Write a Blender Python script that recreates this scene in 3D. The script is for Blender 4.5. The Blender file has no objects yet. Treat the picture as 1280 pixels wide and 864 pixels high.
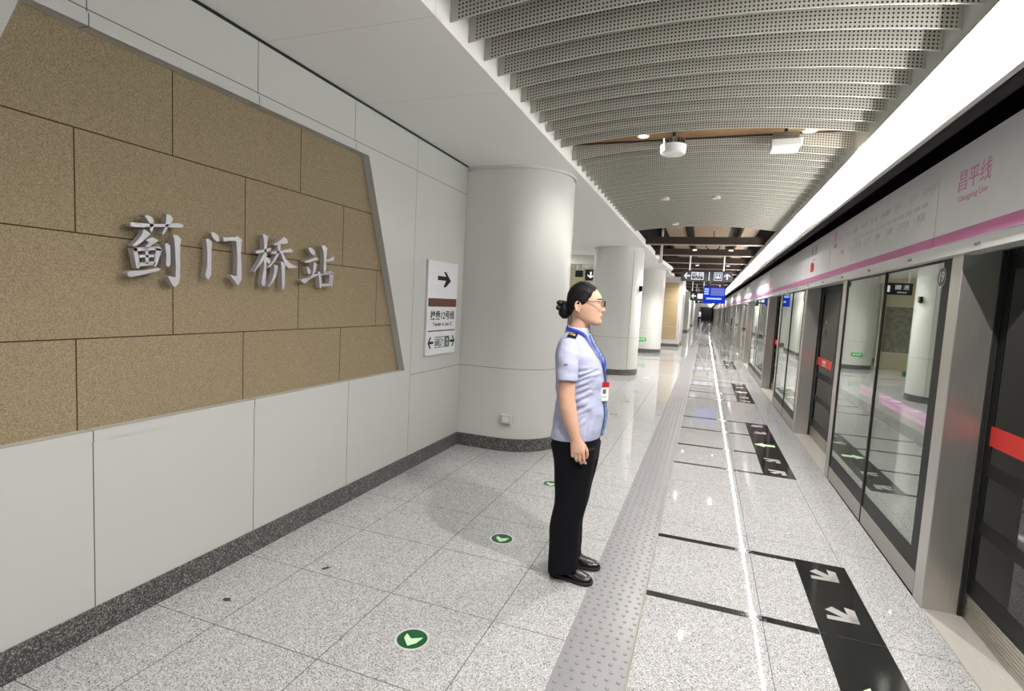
import bpy, bmesh, math, random
from mathutils import Vector, Matrix
from mathutils.bvhtree import BVHTree
random.seed(7)
sc = bpy.context.scene
COL = sc.collection
PI = math.pi

# ------------------------------------------------------------------ helpers
def lin(c):
    c = c / 255.0
    return c / 12.92 if c <= 0.04045 else ((c + 0.055) / 1.055) ** 2.4
def rgb(r, g, b): return (lin(r), lin(g), lin(b), 1.0)

class NT:
    """small wrapper for building node trees"""
    def __init__(self, mat):
        mat.use_nodes = True
        self.t = mat.node_tree
        self.t.nodes.clear()
    def n(self, typ, **kw):
        nd = self.t.nodes.new(typ)
        for k, v in kw.items(): setattr(nd, k, v)
        return nd
    def put(self, sock, v):
        if hasattr(v, 'is_linked') or hasattr(v, 'links'): self.t.links.new(v, sock)
        else: sock.default_value = v
    def m(self, op, a, b=None, c=None, clamp=False):
        nd = self.n('ShaderNodeMath', operation=op); nd.use_clamp = clamp
        self.put(nd.inputs[0], a)
        if b is not None: self.put(nd.inputs[1], b)
        if c is not None: self.put(nd.inputs[2], c)
        return nd.outputs[0]
    def mix(self, fac, a, b):
        nd = self.n('ShaderNodeMix', data_type='RGBA')
        self.put(nd.inputs[0], fac); self.put(nd.inputs[6], a); self.put(nd.inputs[7], b)
        return nd.outputs[2]
    def co(self):
        tc = self.n('ShaderNodeTexCoord'); s = self.n('ShaderNodeSeparateXYZ')
        self.t.links.new(tc.outputs['Object'], s.inputs[0])
        return tc.outputs['Object'], s.outputs[0], s.outputs[1], s.outputs[2]
    def noise(self, vec, scale, detail=2, rough=.5):
        nd = self.n('ShaderNodeTexNoise'); self.put(nd.inputs['Vector'], vec)
        nd.inputs['Scale'].default_value = scale; nd.inputs['Detail'].default_value = detail
        nd.inputs['Roughness'].default_value = rough
        return nd.outputs['Fac']
    def cells(self, vec, scale):
        nd = self.n('ShaderNodeTexVoronoi'); self.put(nd.inputs['Vector'], vec)
        nd.inputs['Scale'].default_value = scale
        s = self.n('ShaderNodeSeparateColor'); self.t.links.new(nd.outputs['Color'], s.inputs[0])
        return s.outputs[0]
    def ramp(self, fac, stops, const=False):
        nd = self.n('ShaderNodeValToRGB'); self.put(nd.inputs[0], fac)
        e = nd.color_ramp.elements
        while len(e) < len(stops): e.new(0.5)
        for i, (p, c) in enumerate(stops): e[i].position = p; e[i].color = c
        if const: nd.color_ramp.interpolation = 'CONSTANT'
        return nd.outputs[0]
    def lines(self, x, pitch, off, hw):
        """1 where x is within hw of a joint at off + k * pitch"""
        t = self.m('DIVIDE', self.m('SUBTRACT', x, off), pitch)
        t = self.m('ABSOLUTE', self.m('SUBTRACT', t, self.m('ROUND', t)))
        return self.m('LESS_THAN', self.m('MULTIPLY', t, pitch), hw)
    def near(self, x, at, hw):
        return self.m('LESS_THAN', self.m('ABSOLUTE', self.m('SUBTRACT', x, at)), hw)
    def bsdf(self, color, rough=.5, metal=0., spec=.5, normal=None, **kw):
        p = self.n('ShaderNodeBsdfPrincipled'); o = self.n('ShaderNodeOutputMaterial')
        self.put(p.inputs['Base Color'], color); self.put(p.inputs['Roughness'], rough)
        p.inputs['Metallic'].default_value = metal; p.inputs['Specular IOR Level'].default_value = spec
        if normal is not None: self.t.links.new(normal, p.inputs['Normal'])
        for k, v in kw.items(): self.put(p.inputs[k.replace('_', ' ')], v)
        self.t.links.new(p.outputs[0], o.inputs[0])
        return p
    def bump(self, h, strength=.2, dist=.002):
        b = self.n('ShaderNodeBump'); b.inputs['Strength'].default_value = strength
        b.inputs['Distance'].default_value = dist; self.put(b.inputs['Height'], h)
        return b.outputs[0]

MATS = {}
def plain(name, c, rough=.5, metal=0., spec=.5, var=.06, scale=6.):
    """a painted / plastic / metal surface with slight procedural variation"""
    m = bpy.data.materials.new(name); t = NT(m)
    vec, x, y, z = t.co()
    f = t.noise(vec, scale, 3)
    col = rgb(*c)
    lo = tuple(v * (1 - var) for v in col[:3]) + (1,); hi = tuple(min(1, v * (1 + var)) for v in col[:3]) + (1,)
    t.bsdf(t.mix(f, lo, hi), rough, metal, spec)
    MATS[name] = m
    return m
def glow(name, c, strength):
    m = bpy.data.materials.new(name); t = NT(m)
    e = t.n('ShaderNodeEmission'); o = t.n('ShaderNodeOutputMaterial')
    e.inputs[0].default_value = rgb(*c); e.inputs[1].default_value = strength
    t.t.links.new(e.outputs[0], o.inputs[0]); MATS[name] = m
    return m

class MB:
    """collects shapes and links them as ONE mesh object"""
    def __init__(self): self.v = []; self.f = []; self.mi = []; self.cur = 0
    def add(self, vs, fs):
        b = len(self.v); self.v += [tuple(p) for p in vs]
        self.f += [tuple(b + i for i in f) for f in fs]; self.mi += [self.cur] * len(fs)
        return self
    def box(self, x0, x1, y0, y1, z0, z1):
        vs = [(x, y, z) for z in (z0, z1) for y in (y0, y1) for x in (x0, x1)]
        return self.add(vs, [(0, 2, 3, 1), (4, 5, 7, 6), (0, 1, 5, 4), (2, 6, 7, 3), (0, 4, 6, 2), (1, 3, 7, 5)])
    def prism(self, pts, a, b):
        """pts: outline as 3-D points; extruded by vector b-a offset"""
        n = len(pts); A = [Vector(p) + Vector(a) for p in pts]; B = [Vector(p) + Vector(b) for p in pts]
        fs = [tuple(reversed(range(n))), tuple(range(n, 2 * n))]
        fs += [(i, (i + 1) % n, n + (i + 1) % n, n + i) for i in range(n)]
        return self.add(A + B, fs)
    def rings(self, rings, cap=True, closed=False):
        n = len(rings[0]); vs = [p for r in rings for p in r]; fs = []
        R = len(rings)
        for k in range(R if closed else R - 1):
            a, b = k * n, ((k + 1) % R) * n
            fs += [(a + i, a + (i + 1) % n, b + (i + 1) % n, b + i) for i in range(n)]
        if cap and not closed: fs += [tuple(reversed(range(n))), tuple(range((R - 1) * n, R * n))]
        return self.add(vs, fs)
    def tube(self, path, r, n=10, r2=None, up=None, cap=True, closed=False):
        """tube along path; r may be a list; r2 gives the second half-axis"""
        P = [Vector(p) for p in path]; L = len(P)
        rs = r if isinstance(r, (list, tuple)) else [r] * L
        qs = r2 if isinstance(r2, (list, tuple)) else ([r2] * L if r2 else rs)
        ref = Vector(up) if up else None; out = []
        prev = None
        for i in range(L):
            if closed: d = P[(i + 1) % L] - P[i - 1]
            else: d = P[min(i + 1, L - 1)] - P[max(i - 1, 0)]
            d.normalize()
            if ref is not None: a = ref - d * ref.dot(d)
            elif prev is not None: a = prev - d * prev.dot(d)
            else:
                a = Vector((0, 0, 1)) if abs(d.z) < .9 else Vector((1, 0, 0)); a = a - d * a.dot(d)
            a.normalize(); prev = a; b = d.cross(a)
            out.append([P[i] + a * rs[i] * math.cos(2 * PI * k / n) + b * qs[i] * math.sin(2 * PI * k / n) for k in range(n)])
        return self.rings(out, cap, closed)
    def ball(self, c, rx, ry, rz, n=16, m=10):
        c = Vector(c); rs = []
        for j in range(m + 1):
            t = -PI / 2 + PI * (j + .02 * (j == 0) - .02 * (j == m)) / m
            rs.append([c + Vector((rx * math.cos(t) * math.cos(2 * PI * k / n), ry * math.cos(t) * math.sin(2 * PI * k / n), rz * math.sin(t))) for k in range(n)])
        return self.rings(rs)
    def cyl(self, c, r, z0, z1, n=32, r1=None):
        r1 = r if r1 is None else r1
        return self.rings([[(c[0] + q * math.cos(2 * PI * k / n), c[1] + q * math.sin(2 * PI * k / n), z) for k in range(n)] for q, z in ((r, z0), (r1, z1))])
    def ring(self, c, r0, r1, z0, z1, n=40):
        def o(r, z): return [(c[0] + r * math.cos(2 * PI * k / n), c[1] + r * math.sin(2 * PI * k / n), z) for k in range(n)]
        return self.rings([o(r1, z0), o(r1, z1), o(r0, z1), o(r0, z0)], closed=True)
    def build(self, name, mats, parent=None, smooth=False, bevel=0., angle=None):
        me = bpy.data.meshes.new(name); me.from_pydata(self.v, [], self.f)
        mats = mats if isinstance(mats, (list, tuple)) else [mats]
        for m in mats: me.materials.append(m)
        if len(mats) > 1: me.polygons.foreach_set('material_index', self.mi)
        bm = bmesh.new(); bm.from_mesh(me)
        bmesh.ops.recalc_face_normals(bm, faces=bm.faces)
        bm.to_mesh(me); bm.free()
        if smooth: me.polygons.foreach_set('use_smooth', [True] * len(me.polygons))
        o = bpy.data.objects.new(name, me); COL.objects.link(o)
        if parent is not None: o.parent = parent
        if bevel:
            b = o.modifiers.new('bevel', 'BEVEL'); b.width = bevel; b.segments = 2; b.limit_method = 'ANGLE'
        if smooth and angle:
            e = o.modifiers.new('split', 'EDGE_SPLIT'); e.split_angle = math.radians(angle)
        return o

def tag(o, label=None, cat=None, group=None, kind=None):
    if label: o['label'] = label
    if cat: o['category'] = cat
    if group: o['group'] = group
    if kind: o['kind'] = kind
    return o
def thing(name, loc, label, cat, group=None, rz=0):
    o = bpy.data.objects.new(name, None); COL.objects.link(o)
    o.empty_display_size = .1; o.location = loc; o.rotation_euler = (0, 0, rz)
    return tag(o, label, cat, group)
def struct(o): o['kind'] = 'structure'; return o
def copy_tree(o, loc, label, group=None, parent=None):
    """copy a thing with its parts and sub-parts (mesh data shared)"""
    kids = {}
    for q in bpy.data.objects:
        if q.parent: kids.setdefault(q.parent.name, []).append(q)
    def rec(s, par):
        c = s.copy(); COL.objects.link(c)
        if par is not None: c.parent = par
        for k in kids.get(s.name, []): rec(k, c)
        return c
    r = rec(o, parent); r.location = loc; r['label'] = label
    if group: r['group'] = group
    return r
ORD = ('first second third fourth fifth sixth seventh eighth ninth tenth eleventh twelfth thirteenth fourteenth fifteenth sixteenth '
       'seventeenth eighteenth nineteenth twentieth').split()
def nth(i):
    if i < 20: return ORD[i]
    t = {2: 'twenty', 3: 'thirty', 4: 'forty'}[(i + 1) // 10]
    return t + '-' + ORD[(i + 1) % 10 - 1] if (i + 1) % 10 else {2: 'twentieth', 3: 'thirtieth', 4: 'fortieth'}[(i + 1) // 10]

def basis(o, x, y, z):
    M = Matrix.Identity(4)
    for i, c in enumerate((x, y, z, o)):
        for j in range(3): M[j][i] = c[j]
    return M
ON_LEFT = lambda o: basis(o, (0, 1, 0), (0, 0, 1), (1, 0, 0))       # a face looking towards +X
ON_SCREEN = lambda o: basis(o, (0, -1, 0), (0, 0, 1), (-1, 0, 0))   # a face looking towards -X
ON_FRONT = lambda o: basis(o, (1, 0, 0), (0, 0, 1), (0, -1, 0))     # a face looking towards -Y

def text(name, body, size, mat, parent, M, width=None, depth=.0006, align='CENTER', bold=0.):
    """lettering as a flat raised mesh; width stretches it to a given length"""
    c = bpy.data.curves.new(name, 'FONT'); c.body = body; c.size = size
    c.align_x = align; c.align_y = 'CENTER'; c.extrude = depth; c.offset = bold; c.resolution_u = 3
    t = bpy.data.objects.new(name, c); COL.objects.link(t)
    me = bpy.data.meshes.new_from_object(t.evaluated_get(bpy.context.evaluated_depsgraph_get()))
    bpy.data.objects.remove(t); bpy.data.curves.remove(c)
    if width:
        xs = [v.co.x for v in me.vertices]; s = width / (max(xs) - min(xs)); mid = 0 if align == 'CENTER' else min(xs)
        for v in me.vertices: v.co.x = (v.co.x - mid) * s
    me.transform(M); me.materials.clear(); me.materials.append(mat)
    o = bpy.data.objects.new(name, me); COL.objects.link(o)
    if parent is not None: o.parent = parent
    return o
def flat(mb, M, pts, d0=0., d1=.001):
    """a flat raised shape given in a face's own (u, v) coordinates"""
    P = [M @ Vector((u, v, 0)) for u, v in pts]; n = M.to_3x3() @ Vector((0, 0, 1))
    mb.prism(P, n * d0, n * d1); return mb
def frect(mb, M, u0, u1, v0, v1, d0=0., d1=.001): return flat(mb, M, [(u0, v0), (u1, v0), (u1, v1), (u0, v1)], d0, d1)
def arrow_pts(cx, cy, s, ang=0, w=.2, head=.5):
    """an arrow with barbed head pointing along +u before rotation"""
    p = [(-.5, -w / 2), (.18, -w / 2), (-.10, -head), (.12, -head), (.5, 0), (.12, head), (-.10, head), (.18, w / 2), (-.5, w / 2)]
    c, n = math.cos(ang), math.sin(ang)
    return [(cx + s * (x * c - y * n), cy + s * (x * n + y * c)) for x, y in p]

# ------------------------------------------------------------------ materials
def granite(name, stops, scale, rough, joints=None, wob=0.):
    m = bpy.data.materials.new(name); t = NT(m); vec, x, y, z = t.co()
    r = t.cells(vec, scale)
    r2 = t.noise(vec, 1.3, 3)
    col = t.ramp(r, stops, const=True)
    col = t.mix(t.m('MULTIPLY', r2, .12), col, rgb(120, 120, 118))
    if joints == 'floor':
        left = t.m('LESS_THAN', x, -.35)
        jl = t.m('MAXIMUM', t.lines(x, .589, -1.455, .0022), t.lines(y, .5725, 1.766, .0022))
        jr = t.m('MAXIMUM', t.m('MAXIMUM', t.near(x, .40, .0018), t.near(x, .94, .0018)), t.lines(y, 1.07, 2.95, .0018))
        j = t.m('ADD', t.m('MULTIPLY', left, jl), t.m('MULTIPLY', t.m('SUBTRACT', 1., left), jr))
        col = t.mix(t.m('MULTIPLY', j, .9), col, rgb(84, 83, 80))
        # every slab polished a little differently and dirt trodden in near the wall
        h = t.noise(vec, 2.2, 2)
        dirt = t.m('MULTIPLY', t.m('GREATER_THAN', t.noise(vec, 9, 4, .7), .66), .18)
        col = t.mix(dirt, col, rgb(110, 108, 104))
        rr = t.m('ADD', rough, t.m('MULTIPLY', r2, .025))
        t.bsdf(col, rr, 0, .2, t.bump(t.m('ADD', h, t.m('MULTIPLY', t.noise(vec, 16, 2), .10)), .05, .004))
    elif joints == 'skirt':
        j = t.lines(y, .865, 1.495, .0015)
        t.bsdf(t.mix(t.m('MULTIPLY', j, .6), col, rgb(120, 118, 115)), rough)
    else: t.bsdf(col, rough)
    MATS[name] = m; return m
G_FLOOR = granite('pale grey polished granite', [(0, rgb(98, 98, 99)), (.15, rgb(150, 150, 151)), (.42, rgb(187, 187, 188)), (.76, rgb(210, 210, 212))], 310, .018, 'floor')
G_DARK = granite('dark speckled granite', [(0, rgb(36, 36, 36)), (.35, rgb(66, 65, 64)), (.62, rgb(98, 97, 95)), (.84, rgb(150, 148, 146))], 190, .35, 'skirt')
G_BLACK = granite('black polished granite', [(0, rgb(8, 8, 9)), (.5, rgb(13, 13, 14)), (.9, rgb(24, 24, 25))], 260, .1)

def panel_mat(name, kind):
    """white enamelled steel panels with dark butt joints"""
    m = bpy.data.materials.new(name); t = NT(m); vec, x, y, z = t.co()
    base = t.mix(t.noise(vec, .9, 2), rgb(*((178, 180, 176) if kind == 'wall' else (198, 199, 195))), rgb(*((185, 187, 183) if kind == 'wall' else (205, 206, 202))))
    if kind == 'wall':
        j = t.m('MULTIPLY', t.lines(y, .8725, 1.495, .0022), t.m('LESS_THAN', y, 4.5))
        low = t.m('MULTIPLY', t.near(z, .876, .0022), t.m('GREATER_THAN', y, 4.12))
        j = t.m('MAXIMUM', j, t.m('MAXIMUM', low, t.near(z, 2.668, .0022)))
    elif kind == 'column': j = t.near(z, .876, .0022)
    elif kind == 'soffit': j = t.m('MULTIPLY', t.lines(y, .96, 2.41, .0012), .5)
    else: j = 0.
    if kind == 'soffit': base = t.mix(t.noise(vec, .9, 2), rgb(240, 241, 238), rgb(246, 247, 244))
    t.bsdf(t.mix(j, base, rgb(66, 66, 64)), .38, 0, .4)
    MATS[name] = m; return m
P_WALL = panel_mat('white enamel wall panels', 'wall'); P_COL = panel_mat('white enamel column panels', 'column')
P_SOFFIT = panel_mat('white soffit panels', 'soffit'); P_TRIM = panel_mat('white enamel trim', None)

def stone_mat():
    m = bpy.data.materials.new('tan sandstone slabs'); t = NT(m); vec, x, y, z = t.co()
    rows = [(2.20, 2.7, 1.90 - .865 * 2), (1.772, 2.20, 1.47), (1.326, 1.772, 1.035), (.8, 1.326, 1.465)]
    g = t.noise(vec, 190, 3, .65); b = t.noise(vec, 1.6, 2); sp = t.cells(vec, 240)
    col = t.ramp(t.m('ADD', t.m('MULTIPLY', g, .6), t.m('MULTIPLY', sp, .4)), [(.2, rgb(104, 92, 72)), (.45, rgb(138, 124, 99)), (.72, rgb(158, 145, 119))])
    col = t.mix(t.m('MULTIPLY', b, .35), col, rgb(128, 114, 95))
    j = t.near(z, 2.20, .0028)
    for zz in (1.772, 1.326): j = t.m('MAXIMUM', j, t.near(z, zz, .0028))
    for z0, z1, off in rows:
        inside = t.m('MULTIPLY', t.m('GREATER_THAN', z, z0), t.m('LESS_THAN', z, z1))
        j = t.m('MAXIMUM', j, t.m('MULTIPLY', inside, t.lines(y, .865, off, .0028)))
    t.bsdf(t.mix(j, col, rgb(62, 46, 28)), .85, 0, .2, t.bump(t.m('SUBTRACT', g, t.m('MULTIPLY', j, 2.)), .35, .002))
    MATS['stone'] = m; return m
STONE = stone_mat()

def perforated():
    m = bpy.data.materials.new('perforated grey sheet'); t = NT(m)
    tc = t.n('ShaderNodeTexCoord'); s = t.n('ShaderNodeSeparateXYZ'); t.t.links.new(tc.outputs['UV'], s.inputs[0])
    u, v = s.outputs[0], s.outputs[1]
    def fr(a, p):
        q = t.m('DIVIDE', a, p); return t.m('MULTIPLY', t.m('SUBTRACT', t.m('SUBTRACT', q, t.m('FLOOR', q)), .5), p)
    du, dv = fr(u, .0205), fr(v, .0205)
    d = t.m('SQRT', t.m('ADD', t.m('MULTIPLY', du, du), t.m('MULTIPLY', dv, dv)))
    hole = t.m('LESS_THAN', d, .0052)
    for a, op, lim in ((u, 'GREATER_THAN', .04), (u, 'LESS_THAN', 2.39), (v, 'GREATER_THAN', .004), (v, 'LESS_THAN', .145)):
        hole = t.m('MULTIPLY', hole, t.m(op, a, lim))
    t.bsdf(t.mix(hole, rgb(186, 184, 174), rgb(24, 23, 22)), .5, 0, .35)   # black acoustic fleece shows in the holes
    return m
PERF = perforated()

def brushed(name, c, rough, axis='z'):
    m = bpy.data.materials.new(name); t = NT(m); vec, x, y, z = t.co()
    mp = t.n('ShaderNodeMapping'); t.t.links.new(vec, mp.inputs[0])
    mp.inputs['Scale'].default_value = (220, 220, 3) if axis == 'z' else (220, 3, 220)
    f = t.noise(mp.outputs[0], 1., 2)
    cl = rgb(*c)
    t.bsdf(t.mix(f, tuple(v * .82 for v in cl[:3]) + (1,), cl), t.m('ADD', rough - .05, t.m('MULTIPLY', f, .12)), 1.)
    MATS[name] = m; return m
STEEL = brushed('brushed stainless steel', (212, 210, 205), .40)
STEEL_H = brushed('brushed stainless kick plate', (186, 182, 175), .32, 'y')
ALU = plain('satin aluminium', (220, 220, 219), .35, .35)
CHROME = plain('polished chrome', (215, 215, 215), .12, 1.)

def glass_mat(name, tint, f0, dark, pw=4.):
    """toughened platform glass: clear, lightly tinted, mirror-like at grazing view"""
    m = bpy.data.materials.new(name); t = NT(m)
    geo = t.n('ShaderNodeNewGeometry'); dp = t.n('ShaderNodeVectorMath', operation='DOT_PRODUCT')
    t.t.links.new(geo.outputs['Incoming'], dp.inputs[0]); t.t.links.new(geo.outputs['Normal'], dp.inputs[1])
    c = t.m('ABSOLUTE', dp.outputs['Value'])
    fr = t.m('ADD', f0, t.m('MULTIPLY', 1 - f0, t.m('POWER', t.m('SUBTRACT', 1., c), pw)), clamp=True)
    tr = t.n('ShaderNodeBsdfTransparent'); tr.inputs[0].default_value = rgb(*tint)
    gl = t.n('ShaderNodeBsdfGlossy'); gl.inputs['Roughness'].default_value = .012
    gl.inputs['Color'].default_value = rgb(*dark)
    mx = t.n('ShaderNodeMixShader'); o = t.n('ShaderNodeOutputMaterial')
    t.t.links.new(fr, mx.inputs[0]); t.t.links.new(tr.outputs[0], mx.inputs[1]); t.t.links.new(gl.outputs[0], mx.inputs[2])
    t.t.links.new(mx.outputs[0], o.inputs[0]); return m
GLASS = glass_mat('platform screen glass', (205, 212, 205), .36, (245, 250, 245))
GLASS_D = glass_mat('sliding door glass', (64, 66, 64), .05, (225, 225, 225))
LENS = glass_mat('spectacle lens', (250, 250, 250), .01, (255, 255, 255), 14.)

def frit_mat():
    m = bpy.data.materials.new('black ceramic frit'); t = NT(m); vec, x, y, z = t.co()
    f = t.noise(vec, 420, 1)
    t.bsdf(t.ramp(f, [(.35, rgb(22, 23, 23)), (.7, rgb(42, 43, 42))]), .35, 0, .1); return m
FRIT = frit_mat()
RUBBER = plain('black rubber', (20, 20, 20), .6)
PINK = plain('pink line colour band', (205, 112, 168), .35)
PINK_TXT = plain('pink lettering', (214, 132, 176), .4); GREY_TXT = plain('grey lettering', (128, 128, 130), .4)
PALE_TXT = plain('pale grey lettering', (192, 192, 195), .4)
BLACK = plain('black', (12, 12, 14), .5, 0, .3); NAVY = plain('sign black', (14, 15, 20), .35)
RED = plain('red sticker', (205, 38, 32), .35); WHITE = plain('white', (225, 226, 225), .4)
FASCIA = plain('white coated fascia sheet', (246, 246, 249), .22, 0., .9, .02)
TACT = plain('grey tactile paving', (142, 141, 144), .26, 0, .5, .06)
GREEN = plain('green marker enamel', (18, 82, 46), .35); GLOWPAINT = plain('luminous pale green', (200, 232, 190), .4)
WOOD = plain('brown timber panel', (142, 114, 82), .6, 0, .2, .2, 14.)
DARKBROWN = plain('dark brown painted steel', (48, 34, 28), .6); DUCT = plain('tan duct cladding', (128, 108, 86), .7)
VOID = plain('black painted concrete', (22, 20, 24), .9, 0, .1); SOOT = plain('dark grey liner', (58, 55, 60), .8, 0, .2, .3)
CREAM = plain('cream wall', (214, 206, 176), .6); BROWN = plain('dark brown band', (86, 48, 36), .4)
SILL = plain('pale threshold plate', (196, 192, 186), .35, .2)
LETTER = plain('silver painted letter', (178, 177, 182), .4, .25)
STRIP = glow('light strip diffuser', (255, 253, 247), 3.2); UP_GLOW = glow('added glow above light strip', (255, 253, 247), 6.); TUBE = glow('light strip tube', (255, 253, 248), 150.)
LAMP = glow('downlight lens', (255, 248, 235), 22.); LAMP_DIM = glow('shaded downlight lens', (255, 250, 240), 1.1)
HALL_FILL = glow('added hall light panel', (255, 252, 244), 13.)
LIT = glow('lit sign white', (240, 244, 255), 1.0); LIT_BLUE = glow('lit screen blue', (28, 60, 205), .9)
LIT_CYAN = glow('lit screen pale', (190, 225, 240), .9); LIT_GREEN = glow('lit green', (70, 215, 90), 1.); LIT_LED = glow('green led', (70, 240, 190), 1.6)

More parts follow.
